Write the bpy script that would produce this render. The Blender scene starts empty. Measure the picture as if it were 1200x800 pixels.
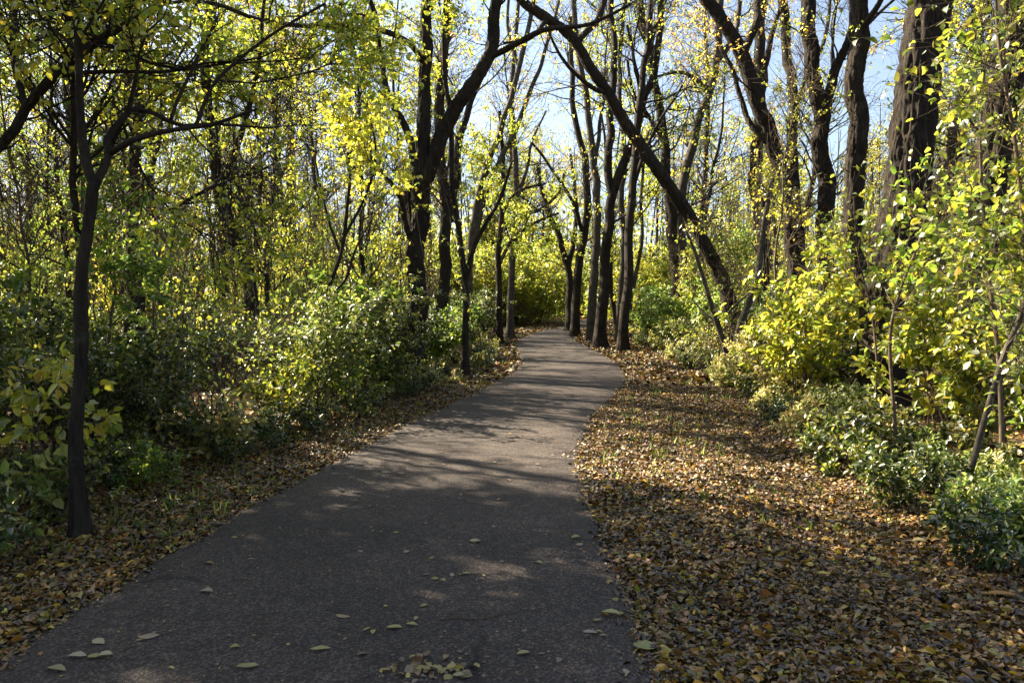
import bpy, math
import numpy as np
from mathutils import Vector

# ------------------------------------------------------------------ camera, sky, sun, exposure
S = bpy.context.scene
COL = S.collection
R = math.radians
FPX, PITCH, EYE = 880.0, math.atan(50 / 880.0), 1.6
cam_d = bpy.data.cameras.new('camera')
cam_d.sensor_width = 36.0
cam_d.lens = 36.0 * FPX / 1200.0
cam_d.clip_start, cam_d.clip_end = 0.05, 3000
cam = bpy.data.objects.new('camera', cam_d)
COL.objects.link(cam)
cam.location = (0, 0, EYE)
cam.rotation_euler = (math.pi / 2 - PITCH, 0, 0)
S.camera = cam

SUN_AZ, SUN_EL = R(-60), R(35)            # azimuth from +Y towards +X
W = bpy.data.worlds.new('World')
S.world = W
W.use_nodes = True
nt = W.node_tree
sky = nt.nodes.new('ShaderNodeTexSky')
sky.sky_type = 'NISHITA'
sky.sun_disc = False
sky.sun_elevation, sky.sun_rotation = SUN_EL, SUN_AZ
sky.air_density, sky.dust_density, sky.ozone_density = 1.0, 1.5, 2.0
bg = nt.nodes['Background']
bg.inputs['Strength'].default_value = 0.05
pale = nt.nodes.new('ShaderNodeHueSaturation')          # desaturates the sky: paler and less blue
pale.inputs['Saturation'].default_value = 0.8
nt.links.new(sky.outputs[0], pale.inputs['Color'])
nt.links.new(pale.outputs[0], bg.inputs['Color'])

sun_d = bpy.data.lights.new('sun', 'SUN')
sun_d.energy, sun_d.angle, sun_d.color = 5.0, R(0.53), (1.0, 0.88, 0.67)
sun = bpy.data.objects.new('sun', sun_d)
COL.objects.link(sun)
sdir = Vector((math.sin(SUN_AZ) * math.cos(SUN_EL), math.cos(SUN_AZ) * math.cos(SUN_EL), math.sin(SUN_EL)))
sun.location = sdir * 60
sun.rotation_euler = sdir.to_track_quat('Z', 'Y').to_euler()

S.view_settings.view_transform = 'Standard'
S.view_settings.look = 'None'
S.view_settings.gamma = 1
S.view_settings.exposure = 2.45
S.render.engine = 'CYCLES'
c = S.cycles
c.max_bounces, c.diffuse_bounces, c.glossy_bounces, c.transmission_bounces = 4, 2, 2, 3
c.caustics_reflective = c.caustics_refractive = False
c.use_denoising = True
c.sample_clamp_indirect = 6

# ------------------------------------------------------------------ helpers
rng = np.random.default_rng(11)


def ray(px, py):
    dx, dy = (px - 600) / FPX, -(py - 400) / FPX
    return np.array([dx, math.cos(PITCH) + dy * math.sin(PITCH), -math.sin(PITCH) + dy * math.cos(PITCH)])


def at(px, py, Y):
    d = ray(px, py)
    return np.array([0, 0, EYE]) + d * (Y / d[1])


def gnd(px, py):
    d = ray(px, py)
    return np.array([0, 0, EYE]) + d * (-EYE / d[2])


def unit(v):
    return v / np.maximum(np.linalg.norm(v, axis=-1, keepdims=True), 1e-9)


def hash3(i, j, k):
    n = (i * 374761393 + j * 668265263 + k * 2147483647 + 1013904223) & 0xFFFFFFFF
    n = ((n ^ (n >> 13)) * 1274126177) & 0xFFFFFFFF
    return ((n ^ (n >> 16)) & 0xFFFF) / 65535.0


def vnoise(p):
    p = np.asarray(p, float)
    i = np.floor(p).astype(np.int64)
    f = p - i
    f = f * f * (3 - 2 * f)
    out = 0
    for a in (0, 1):
        for b in (0, 1):
            for d in (0, 1):
                w = (f[..., 0] if a else 1 - f[..., 0]) * (f[..., 1] if b else 1 - f[..., 1]) * (f[..., 2] if d else 1 - f[..., 2])
                out = out + w * hash3(i[..., 0] + a, i[..., 1] + b, i[..., 2] + d)
    return out


def mesh(name, V, F, mat, col=None, smooth=True, mi=None):
    me = bpy.data.meshes.new(name)
    V = np.ascontiguousarray(V, np.float32).reshape(-1, 3)
    F = np.ascontiguousarray(F, np.int32).reshape(-1, 4)
    me.vertices.add(len(V))
    me.vertices.foreach_set('co', V.ravel())
    me.loops.add(F.size)
    me.loops.foreach_set('vertex_index', F.ravel())
    me.polygons.add(len(F))
    me.polygons.foreach_set('loop_start', np.arange(0, F.size, 4, dtype=np.int32))
    me.polygons.foreach_set('use_smooth', np.full(len(F), smooth, bool))
    if col is not None:
        a = me.attributes.new('tint', 'FLOAT_COLOR', 'FACE')
        a.data.foreach_set('color', np.c_[col, np.ones(len(col))].astype(np.float32).ravel())
    for m_ in (mat if isinstance(mat, (list, tuple)) else [mat]):
        me.materials.append(m_)
    if mi is not None:
        me.polygons.foreach_set('material_index', mi.astype(np.int32))
    me.update(calc_edges=True)
    return me


def link(name, me, parent=None, loc=(0, 0, 0)):
    o = bpy.data.objects.new(name, me)
    COL.objects.link(o)
    o.location = loc
    if parent is not None:
        o.parent = parent
    return o


def tag(o, label=None, cat=None, group=None, kind=None):
    for k, v in (('label', label), ('category', cat), ('group', group), ('kind', kind)):
        if v:
            o[k] = v
    return o


def empty(name, loc, label=None, cat=None, group=None):
    o = link(name, None, None, loc)
    o.empty_display_size = 0.2
    return tag(o, label, cat, group)


def copy_thing(root, loc, rz, sc, label=None, group=None, tilt=(0, 0)):
    r = root.copy()
    COL.objects.link(r)
    r.location = loc
    r.rotation_euler = (tilt[0], tilt[1], rz)
    r.scale = sc if hasattr(sc, '__len__') else (sc, sc, sc)
    if label:
        r['label'] = label
    if group:
        r['group'] = group
    for ch in list(root.children):
        d = ch.copy()
        COL.objects.link(d)
        d.parent = r
    return r


# ---- tubes: many at once. P (B,n,3) centre lines, Rr (B,n) radii
def tubes(P, Rr, sides):
    B, n, _ = P.shape
    T = unit(np.gradient(P, axis=1))
    T0 = unit(P[:, -1] - P[:, 0])
    ref = np.where(np.abs(T0[:, 2:3]) < 0.8, np.array([[0, 0, 1.0]]), np.array([[1.0, 0.13, 0]]))
    ref = ref[:, None, :] - (ref[:, None, :] * T).sum(-1, keepdims=True) * T
    N = unit(ref)
    Bn = np.cross(T, N)
    a = np.arange(sides) * 2 * math.pi / sides
    V = P[:, :, None, :] + Rr[:, :, None, None] * (np.cos(a)[None, None, :, None] * N[:, :, None, :] + np.sin(a)[None, None, :, None] * Bn[:, :, None, :])
    idx = np.arange(B * n * sides).reshape(B, n, sides)
    nx = np.roll(idx, -1, axis=2)
    F = np.stack([idx[:, :-1], nx[:, :-1], nx[:, 1:], idx[:, 1:]], -1)
    return V.reshape(-1, 3), F.reshape(-1, 4)


class MB:
    """collects wood (material 0) and blades (material 1) of one plant"""
    def __init__(self):
        self.V, self.F, self.C, self.M, self.n = [], [], [], [], 0

    def add(self, V, F, C=None):
        self.V.append(V)
        self.F.append(F + self.n)
        self.n += len(V)
        self.C.append(np.full((len(F), 3), 0.1) if C is None else C)
        self.M.append(np.full(len(F), 0 if C is None else 1))
        return self

    def mesh(self, name, wood, leaf):
        return mesh(name, np.concatenate(self.V), np.concatenate(self.F), [wood, leaf], np.concatenate(self.C), True, np.concatenate(self.M))


def resample(P, n, sub=12):
    P = np.asarray(P, float)
    if len(P) > 2:                                      # Catmull-Rom, then even spacing
        E = np.vstack([2 * P[0] - P[1], P, 2 * P[-1] - P[-2]])
        out = []
        t = np.linspace(0, 1, sub, endpoint=False)[:, None]
        for i in range(1, len(E) - 2):
            a, b, d, e = E[i - 1], E[i], E[i + 1], E[i + 2]
            out.append(0.5 * (2 * b + (d - a) * t + (2 * a - 5 * b + 4 * d - e) * t ** 2 + (3 * b - a - 3 * d + e) * t ** 3))
        Q = np.vstack(out + [P[-1:]])
    else:
        Q = P
    s = np.r_[0, np.cumsum(np.linalg.norm(np.diff(Q[:, :3], axis=0), axis=1))]
    u = np.linspace(0, s[-1], n)
    return np.stack([np.interp(u, s, Q[:, k]) for k in range(Q.shape[1])], 1)


# ---- vegetation growth, vectorised over a whole level of branches
def grow(P, Rr, n, t=(0.2, 1.0), L=(1, 2), ang=(30, 60), up=0.05, wob=0.18, npts=6, rf=0.6, rmin=0.002, lr=0.011, tfall=0.4, zmin=None):
    B, m, _ = P.shape
    ln = np.linalg.norm(np.diff(P, axis=1), axis=2).sum(1)
    idx = rng.choice(B, n, p=ln / ln.sum())
    tt = rng.uniform(t[0], t[1], n)
    f = tt * (m - 1)
    i = np.minimum(f.astype(int), m - 2)
    w = (f - i)[:, None]
    pos = P[idx, i] * (1 - w) + P[idx, i + 1] * w
    tan = unit(P[idx, i + 1] - P[idx, i])
    r = Rr[idx, i] * (1 - w[:, 0]) + Rr[idx, i + 1] * w[:, 0]
    if zmin is not None:
        k = pos[:, 2] > zmin
        pos, tan, r, tt = pos[k], tan[k], r[k], tt[k]
        n = len(pos)
    rv = rng.normal(size=(n, 3))
    perp = unit(rv - (rv * tan).sum(1, keepdims=True) * tan)
    a = np.radians(rng.uniform(ang[0], ang[1], n))[:, None]
    d = tan * np.cos(a) + perp * np.sin(a)
    Ln = rng.uniform(L[0], L[1], n) * (1 - tfall * tt)
    step = (Ln / (npts - 1))[:, None]
    pts = [pos]
    for _ in range(npts - 1):
        pts.append(pts[-1] + d * step)
        d = unit(d + rng.normal(size=(n, 3)) * wob + np.array([0, 0, up]))
    Q = np.stack(pts, 1)
    r0 = np.maximum(np.minimum(r * rf, Ln * lr), rmin)
    Rn = r0[:, None] * np.linspace(1, 0.3, npts)[None]
    return Q, np.maximum(Rn, rmin * 0.6)


def palette(pal, n, jit=0.18):
    c_ = np.array([p[0] for p in pal])
    w = np.array([p[1] for p in pal], float)
    k = rng.choice(len(pal), n, p=w / w.sum())
    col = c_[k] * np.exp(rng.normal(size=(n, 1)) * jit) * np.exp(rng.normal(size=(n, 3)) * jit * 0.3)
    return np.clip(col, 0.003, 0.85)


def leaves(pos, ax, nor, size, wid, col, fold=0.25, droop=0.12, simple=False):
    """one blade per row: pos base, ax direction, nor up side"""
    n = len(pos)
    ax = unit(ax)
    side = unit(np.cross(nor, ax))
    nor = np.cross(ax, side)
    s = size[:, None]
    w = (size * wid)[:, None]
    if simple:
        V = np.stack([pos, pos + ax * s * 0.45 + side * w * 0.55 + nor * w * fold, pos + ax * s - nor * s * droop, pos + ax * s * 0.45 - side * w * 0.55 + nor * w * fold], 1)
        F = np.arange(n * 4).reshape(n, 4)
        return V.reshape(-1, 3), F, col
    fo = np.asarray(fold).reshape(-1, 1) if np.ndim(fold) else fold
    dr = np.asarray(droop).reshape(-1, 1) if np.ndim(droop) else droop
    a1, a2 = pos + ax * s * 0.28, pos + ax * s * 0.68 - nor * s * dr * 0.4
    V = np.stack([pos, a1 + side * w * 0.48 + nor * w * fo, a2 + side * w * 0.40 + nor * w * fo, pos + ax * s - nor * s * dr,
                  a2 - side * w * 0.40 + nor * w * fo, a1 - side * w * 0.48 + nor * w * fo], 1)
    b = (np.arange(n) * 6)[:, None]
    F = np.concatenate([b + np.array([[0, 1, 2, 3]]), b + np.array([[0, 3, 4, 5]])], 0)
    return V.reshape(-1, 3), F, np.concatenate([col, col], 0)


def curled(pos, ax, nor, size, wid, col, cup=0.2, bow=0.15):
    """dry or large leaf: eleven points, cupped across and bowed along, with an uneven outline"""
    n = len(pos)
    ax = unit(ax)
    side = unit(np.cross(nor, ax))
    nor = np.cross(ax, side)
    s = size[:, None]
    w = (size * wid)[:, None] * 0.5
    cu, bo = np.broadcast_to(cup, (n,)).reshape(-1, 1), np.broadcast_to(bow, (n,)).reshape(-1, 1)
    tw = rng.normal(0, .18, (n, 1))
    rows = []
    for t, q in ((0.22, 0.72), (0.5, 1.0), (0.8, 0.58)):
        m = pos + ax * s * t + nor * s * bo * (4 * t * (1 - t))
        a, b = w * q * rng.uniform(.75, 1.25, (n, 1)), w * q * rng.uniform(.75, 1.25, (n, 1))
        sh = s * rng.normal(0, .03, (n, 1))
        rows.append((m + side * a + nor * a * (cu + tw * (t - .3)) + ax * sh, m, m - side * b + nor * b * (cu - tw * (t - .3)) - ax * sh))
    V = np.stack([pos, *rows[0], *rows[1], *rows[2], pos + ax * s + side * s * tw * .3], 1)
    b = (np.arange(n) * 11)[:, None]
    F = np.concatenate([b + np.array([f]) for f in ([0, 1, 2, 3], [1, 4, 5, 2], [2, 5, 6, 3], [4, 7, 8, 5], [5, 8, 9, 6], [7, 10, 9, 8])], 0)
    return V.reshape(-1, 3), F, np.concatenate([col] * 6, 0)


def twig_leaves(P, n_per, size, pal, wid=0.55, t0=0.1, down=0.35, tilt=0.55, simple=False, clump=0.0, jit=0.18, curl=False):
    B, m, _ = P.shape
    n = int(B * n_per)
    idx = rng.integers(0, B, n)
    f = rng.uniform(t0, 1, n) * (m - 1)
    i = np.minimum(f.astype(int), m - 2)
    w = (f - i)[:, None]
    pos = P[idx, i] * (1 - w) + P[idx, i + 1] * w
    tan = unit(P[idx, i + 1] - P[idx, i])
    ax = unit(tan * 0.5 + unit(rng.normal(size=(n, 3))) * 0.9 + np.array([0, 0, -down]))
    nor = unit(np.array([0, 0, 1.0]) + rng.normal(size=(n, 3)) * tilt)
    pos = pos + ax * 0.012
    if clump:
        k = vnoise(pos * 0.9 + 17.3) * 0.7 + vnoise(pos * 2.3 + 3.1) * 0.3 > clump
        pos, ax, nor = pos[k], ax[k], nor[k]
        n = len(pos)
    sz = rng.uniform(size[0], size[1], n)
    if curl:
        return curled(pos, ax, nor, sz, rng.uniform(.8, 1.2, n) * wid, palette(pal, n, jit), rng.normal(.2, .25, n), rng.normal(.06, .12, n))
    return leaves(pos, ax, nor, sz, wid, palette(pal, n, jit), fold=0.22, simple=simple)


# ------------------------------------------------------------------ materials
def nodes(name):
    m = bpy.data.materials.new(name)
    m.use_nodes = True
    t = m.node_tree
    t.nodes.clear()
    return m, t, t.nodes, t.links


def leaf_mat(name, trans, gloss, rough, vary=0.25, hv=0.02, tsat=1.15, tgain=1.4):
    m, t, N, Lk = nodes(name)
    out = N.new('ShaderNodeOutputMaterial')
    att = N.new('ShaderNodeAttribute')
    att.attribute_name = 'tint'
    oi = N.new('ShaderNodeObjectInfo')
    hs = N.new('ShaderNodeHueSaturation')
    mr = N.new('ShaderNodeMapRange')
    mr.inputs['To Min'].default_value, mr.inputs['To Max'].default_value = 0.5 - hv, 0.5 + hv
    mv = N.new('ShaderNodeMapRange')
    mv.inputs['To Min'].default_value, mv.inputs['To Max'].default_value = 1 - vary, 1 + vary
    Lk.new(oi.outputs['Random'], mr.inputs['Value'])
    mul = N.new('ShaderNodeMath')
    mul.operation = 'MULTIPLY'
    mul.inputs[1].default_value = 7.31
    fr = N.new('ShaderNodeMath')
    fr.operation = 'FRACT'
    Lk.new(oi.outputs['Random'], mul.inputs[0])
    Lk.new(mul.outputs[0], fr.inputs[0])
    Lk.new(fr.outputs[0], mv.inputs['Value'])
    Lk.new(mr.outputs[0], hs.inputs['Hue'])
    Lk.new(mv.outputs[0], hs.inputs['Value'])
    Lk.new(att.outputs['Color'], hs.inputs['Color'])
    h2 = N.new('ShaderNodeHueSaturation')
    h2.inputs['Saturation'].default_value, h2.inputs['Value'].default_value = tsat, tgain
    h2.inputs['Hue'].default_value = 0.498
    Lk.new(hs.outputs[0], h2.inputs['Color'])
    df, tr, gl = N.new('ShaderNodeBsdfDiffuse'), N.new('ShaderNodeBsdfTranslucent'), N.new('ShaderNodeBsdfGlossy')
    gl.inputs['Roughness'].default_value = rough
    gl.inputs['Color'].default_value = (1, 1, 1, 1)
    Lk.new(hs.outputs[0], df.inputs['Color'])
    Lk.new(h2.outputs[0], tr.inputs['Color'])
    mx = N.new('ShaderNodeMixShader')
    mx.inputs[0].default_value = trans
    Lk.new(df.outputs[0], mx.inputs[1])
    Lk.new(tr.outputs[0], mx.inputs[2])
    lw = N.new('ShaderNodeFresnel')
    lw.inputs['IOR'].default_value = 1.4
    gm = N.new('ShaderNodeMath')
    gm.operation = 'MULTIPLY'
    gm.inputs[1].default_value = gloss
    Lk.new(lw.outputs[0], gm.inputs[0])
    m2 = N.new('ShaderNodeMixShader')
    Lk.new(gm.outputs[0], m2.inputs[0])
    Lk.new(mx.outputs[0], m2.inputs[1])
    Lk.new(gl.outputs[0], m2.inputs[2])
    Lk.new(m2.outputs[0], out.inputs['Surface'])
    return m


def ramp(N, stops):
    r = N.new('ShaderNodeValToRGB')
    e = r.color_ramp.elements
    while len(e) < len(stops):
        e.new(0.5)
    for k, (p, col) in enumerate(stops):
        e[k].position = p
        e[k].color = (*col, 1)
    return r


def noise(N, Lk, co, scale, detail=5, rough=0.6):
    n = N.new('ShaderNodeTexNoise')
    n.inputs['Scale'].default_value, n.inputs['Detail'].default_value, n.inputs['Roughness'].default_value = scale, detail, rough
    Lk.new(co, n.inputs['Vector'])
    return n


def bark_mat(name, dark, light, fx=22, fz=3.6, bump=1.0, dist=0.05):
    m, t, N, Lk = nodes(name)
    out = N.new('ShaderNodeOutputMaterial')
    p = N.new('ShaderNodeBsdfPrincipled')
    p.inputs['Roughness'].default_value = 0.9
    p.inputs['Specular IOR Level'].default_value = 0.2
    tc = N.new('ShaderNodeTexCoord')
    mp = N.new('ShaderNodeMapping')
    mp.inputs['Scale'].default_value = (fx, fx, fz)
    Lk.new(tc.outputs['Object'], mp.inputs['Vector'])
    n1 = noise(N, Lk, mp.outputs[0], 1.0, 7, 0.72)
    n2 = noise(N, Lk, tc.outputs['Object'], 2.2, 3)
    r = ramp(N, [(0.32, dark), (0.62, light)])
    Lk.new(n1.outputs['Fac'], r.inputs['Fac'])
    mixc = N.new('ShaderNodeMixRGB')
    mixc.blend_type = 'MULTIPLY'
    mixc.inputs[0].default_value = 0.7
    r2 = ramp(N, [(0.3, (0.5, 0.5, 0.52)), (0.7, (1.15, 1.1, 1.0))])
    Lk.new(n2.outputs['Fac'], r2.inputs['Fac'])
    Lk.new(r.outputs[0], mixc.inputs[1])
    Lk.new(r2.outputs[0], mixc.inputs[2])
    n3 = noise(N, Lk, tc.outputs['Object'], 6.5, 6, 0.7)
    g3 = ramp(N, [(0.56, (0, 0, 0)), (0.68, (1, 1, 1))])
    Lk.new(n3.outputs['Fac'], g3.inputs['Fac'])
    lich = N.new('ShaderNodeMixRGB')
    Lk.new(g3.outputs[0], lich.inputs[0])
    Lk.new(mixc.outputs[0], lich.inputs[1])
    lich.inputs[2].default_value = (light[0] * 1.1, light[1] * 1.3, light[2] * 1.25, 1)
    mixc = lich
    b = N.new('ShaderNodeBump')
    b.inputs['Strength'].default_value, b.inputs['Distance'].default_value = bump, dist
    Lk.new(n1.outputs['Fac'], b.inputs['Height'])
    Lk.new(mixc.outputs[0], p.inputs['Base Color'])
    Lk.new(b.outputs[0], p.inputs['Normal'])
    Lk.new(p.outputs[0], out.inputs['Surface'])
    return m


def asphalt_mat():
    m, t, N, Lk = nodes('asphalt')
    out = N.new('ShaderNodeOutputMaterial')
    p = N.new('ShaderNodeBsdfPrincipled')
    p.inputs['Roughness'].default_value = 0.75
    p.inputs['Specular IOR Level'].default_value = 0.35
    tc = N.new('ShaderNodeTexCoord')
    co = tc.outputs['Object']
    v = N.new('ShaderNodeTexVoronoi')
    v.inputs['Scale'].default_value = 95
    Lk.new(co, v.inputs['Vector'])
    fine = noise(N, Lk, co, 160, 3, 0.7)
    big = noise(N, Lk, co, 0.9, 5, 0.6)
    mid = noise(N, Lk, co, 9, 5, 0.65)
    rv = ramp(N, [(0.0, (0.021, 0.0165, 0.0155)), (0.55, (0.046, 0.0375, 0.035)), (1.0, (0.155, 0.13, 0.115))])
    Lk.new(v.outputs['Color'], rv.inputs['Fac'])
    rb = ramp(N, [(0.3, (0.62, 0.60, 0.61)), (0.7, (1.3, 1.22, 1.16))])
    Lk.new(big.outputs['Fac'], rb.inputs['Fac'])
    rm = ramp(N, [(0.3, (0.8, 0.8, 0.8)), (0.72, (1.2, 1.15, 1.08))])
    Lk.new(mid.outputs['Fac'], rm.inputs['Fac'])
    a, b2 = N.new('ShaderNodeMixRGB'), N.new('ShaderNodeMixRGB')
    a.blend_type = b2.blend_type = 'MULTIPLY'
    a.inputs[0].default_value = b2.inputs[0].default_value = 1.0
    Lk.new(rv.outputs[0], a.inputs[1])
    Lk.new(rb.outputs[0], a.inputs[2])
    Lk.new(a.outputs[0], b2.inputs[1])
    Lk.new(rm.outputs[0], b2.inputs[2])
    wob = N.new('ShaderNodeMixRGB')
    wob.inputs[0].default_value = 0.25
    Lk.new(co, wob.inputs[1])
    wn = noise(N, Lk, co, 1.6, 4, 0.6)
    Lk.new(wn.outputs['Color'], wob.inputs[2])
    cr = N.new('ShaderNodeTexVoronoi')
    cr.feature = 'DISTANCE_TO_EDGE'
    cr.inputs['Scale'].default_value = 0.75
    Lk.new(wob.outputs[0], cr.inputs['Vector'])
    rc = ramp(N, [(0.0, (0.35, 0.33, 0.33)), (0.006, (0.55, 0.53, 0.52)), (0.014, (1, 1, 1))])
    Lk.new(cr.outputs['Distance'], rc.inputs['Fac'])
    gate = ramp(N, [(0.5, (0, 0, 0)), (0.6, (1, 1, 1))])
    gn = noise(N, Lk, co, 0.55, 2, 0.5)
    Lk.new(gn.outputs['Fac'], gate.inputs['Fac'])
    b3 = N.new('ShaderNodeMixRGB')
    b3.blend_type = 'MULTIPLY'
    Lk.new(gate.outputs[0], b3.inputs[0])
    Lk.new(b2.outputs[0], b3.inputs[1])
    Lk.new(rc.outputs[0], b3.inputs[2])
    b2 = b3
    bm = N.new('ShaderNodeBump')
    bm.inputs['Strength'].default_value, bm.inputs['Distance'].default_value = 0.7, 0.006
    ad = N.new('ShaderNodeMath')
    ad.operation = 'ADD'
    Lk.new(v.outputs['Distance'], ad.inputs[0])
    Lk.new(fine.outputs['Fac'], ad.inputs[1])
    Lk.new(ad.outputs[0], bm.inputs['Height'])
    Lk.new(b2.outputs[0], p.inputs['Base Color'])
    Lk.new(bm.outputs[0], p.inputs['Normal'])
    Lk.new(p.outputs[0], out.inputs['Surface'])
    return m


def soil_mat():
    m, t, N, Lk = nodes('forest_floor')
    out = N.new('ShaderNodeOutputMaterial')
    p = N.new('ShaderNodeBsdfPrincipled')
    p.inputs['Roughness'].default_value = 0.95
    p.inputs['Specular IOR Level'].default_value = 0.1
    tc = N.new('ShaderNodeTexCoord')
    co = tc.outputs['Object']
    v = N.new('ShaderNodeTexVoronoi')
    v.inputs['Scale'].default_value = 22
    Lk.new(co, v.inputs['Vector'])
    r = ramp(N, [(0.1, (0.02, 0.014, 0.009)), (0.45, (0.06, 0.038, 0.02)), (0.75, (0.12, 0.075, 0.038)), (1.0, (0.2, 0.15, 0.07))])
    sp = N.new('ShaderNodeSeparateColor')
    Lk.new(v.outputs['Color'], sp.inputs[0])
    Lk.new(sp.outputs[0], r.inputs['Fac'])
    big = noise(N, Lk, co, 0.6, 4)
    rb = ramp(N, [(0.35, (0.6, 0.75, 0.6)), (0.65, (1.1, 1.0, 0.9))])
    Lk.new(big.outputs['Fac'], rb.inputs['Fac'])
    a = N.new('ShaderNodeMixRGB')
    a.blend_type = 'MULTIPLY'
    a.inputs[0].default_value = 1
    Lk.new(r.outputs[0], a.inputs[1])
    Lk.new(rb.outputs[0], a.inputs[2])
    bm = N.new('ShaderNodeBump')
    bm.inputs['Strength'].default_value, bm.inputs['Distance'].default_value = 1.0, 0.03
    Lk.new(v.outputs['Distance'], bm.inputs['Height'])
    Lk.new(a.outputs[0], p.inputs['Base Color'])
    Lk.new(bm.outputs[0], p.inputs['Normal'])
    Lk.new(p.outputs[0], out.inputs['Surface'])
    return m


M_CANOPY = leaf_mat('canopy_leaf', 0.6, 0.12, 0.5, 0.2, 0.015, 1.02, 1.85)
M_SHRUB = leaf_mat('shrub_leaf', 0.45, 0.17, 0.5, 0.25, 0.02, 1.02, 1.8)
M_LITTER = leaf_mat('dry_leaf', 0.15, 0.1, 0.6, 0.0, 0.0, 1.0, 1.0)
M_BARK = bark_mat('furrowed_bark', (0.009, 0.007, 0.0055), (0.05, 0.038, 0.028))
M_GREY = bark_mat('grey_bark', (0.026, 0.022, 0.018), (0.105, 0.09, 0.072), 18, 7, 0.5, 0.012)
M_STEM = bark_mat('twig_bark', (0.05, 0.036, 0.024), (0.15, 0.115, 0.08), 40, 12, 0.3, 0.004)
M_ASPHALT = asphalt_mat()
M_SOIL = soil_mat()

YG = [((0.37, 0.35, 0.04), 5), ((0.25, 0.285, 0.04), 4.5), ((0.13, 0.175, 0.03), 3), ((0.42, 0.37, 0.05), 1)]
GR = [((0.16, 0.22, 0.035), 4), ((0.09, 0.14, 0.025), 4), ((0.27, 0.30, 0.04), 2)]
YE = [((0.44, 0.41, 0.055), 4), ((0.35, 0.36, 0.045), 5), ((0.2, 0.24, 0.035), 2), ((0.46, 0.32, 0.05), 0.6)]
OR = [((0.38, 0.25, 0.05), 3), ((0.28, 0.15, 0.04), 1.6), ((0.38, 0.34, 0.06), 4), ((0.16, 0.11, 0.045), 1.5)]
SH = [((0.035, 0.056, 0.014), 5), ((0.055, 0.08, 0.017), 4), ((0.14, 0.165, 0.03), 2.2), ((0.30, 0.28, 0.05), 1)]
SHG = [((0.06, 0.095, 0.02), 4), ((0.10, 0.14, 0.03), 4), ((0.20, 0.23, 0.05), 2.4), ((0.30, 0.30, 0.08), .8)]
SHY = [((0.085, 0.11, 0.022), 3), ((0.2, 0.21, 0.035), 3), ((0.36, 0.32, 0.06), 2), ((0.045, 0.065, 0.014), 3)]
PALE = [((0.36, 0.34, 0.11), 3), ((0.44, 0.37, 0.15), 2), ((0.20, 0.23, 0.06), 2), ((0.30, 0.22, 0.09), 1)]
NEAR = [((0.25, 0.29, 0.035), 4), ((0.14, 0.19, 0.028), 3.5), ((0.38, 0.36, 0.045), 2), ((0.08, 0.12, 0.02), 1.5)]
LIT = [((0.16, 0.083, 0.023), 5), ((0.08, 0.042, 0.015), 6), ((0.03, 0.018, 0.009), 5), ((0.23, 0.13, 0.036), 4), ((0.27, 0.19, 0.062), 1.2), ((0.40, 0.28, 0.04), 1.6), ((0.29, 0.185, 0.026), 2.6), ((0.22, 0.17, 0.03), 2.2), ((0.15, 0.14, 0.035), 1.8), ((0.36, 0.16, 0.045), 0.35)]
LIT = [((c_[0] * .95, c_[1] * .86, c_[2] * .62), w) for c_, w in LIT]

# ------------------------------------------------------------------ ground and path
LP = [(0, 783), (43, 753), (87, 717), (133, 693), (177, 663), (233, 633), (283, 600), (333, 573), (370, 550), (400, 538), (470, 498), (518, 478), (574, 451), (602, 436), (611, 425), (608, 413), (603, 404), (610, 396), (634, 388), (662, 381), (684, 375)]
RP = [(757, 800), (745, 760), (735, 730), (722, 690), (708, 650), (695, 615), (688, 590), (682, 560), (680, 530), (685, 508), (697, 486), (716, 467), (733, 451), (735, 440), (724, 427), (707, 415), (689, 406), (676, 400), (670, 394), (678, 387), (693, 380), (714, 375)]
Lg = np.array([gnd(*p)[:2] for p in LP])
Rg = np.array([gnd(*p)[:2] for p in RP])
Lg = np.vstack([[-1.75, -4], [-2.15, 0.5], Lg, [12, 72], [30, 100]])
Rg = np.vstack([[0.75, -4], [0.66, 0.5], Rg, [16.0, 72], [36, 100]])
yy = np.concatenate([np.arange(-4, 12, 0.06), np.arange(12, 100, 0.2)])


def smooth(v, k):
    K = np.ones(k) / k
    return np.convolve(np.pad(v, k // 2, mode='edge'), K, 'valid')[:len(v)]


XL_ = smooth(np.interp(yy, Lg[:, 1], Lg[:, 0]), 9)
XR_ = smooth(np.interp(yy, Rg[:, 1], Rg[:, 0]), 9)
nearw = .07 * np.clip((7 - yy) / 3.5, 0, 1)
XL_, XR_ = XL_ - nearw, XR_ + nearw
xl = lambda y: np.interp(y, yy, XL_)
xr = lambda y: np.interp(y, yy, XR_)
el = XL_ + (vnoise(np.c_[yy * 3.1, yy * 0, yy * 0]) - 0.5) * 0.05 + (vnoise(np.c_[yy * 14, yy * 0 + 5, yy * 0]) - 0.5) * 0.035
er = XR_ + (vnoise(np.c_[yy * 3.3, yy * 0 + 9, yy * 0]) - 0.5) * 0.05 + (vnoise(np.c_[yy * 13, yy * 0 + 3, yy * 0]) - 0.5) * 0.035
u = np.r_[-0.004, 0, 0.02, np.linspace(0.08, 0.92, 10), 0.98, 1, 1.004]
zz = np.r_[-0.09, -0.008, 0, np.linspace(0.008, 0.008, 10), 0, -0.008, -0.09]
PV = np.stack([el[:, None] + (er - el)[:, None] * u[None], np.repeat(yy[:, None], len(u), 1), np.repeat(zz[None], len(yy), 0)], -1)
idx = np.arange(len(yy) * len(u)).reshape(len(yy), len(u))
PF = np.stack([idx[:-1, :-1], idx[:-1, 1:], idx[1:, 1:], idx[1:, :-1]], -1).reshape(-1, 4)
path = link('path', mesh('path', PV, PF, M_ASPHALT))
tag(path, 'dark grey asphalt footpath winding ahead through the autumn wood', 'path', kind='structure')


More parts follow.
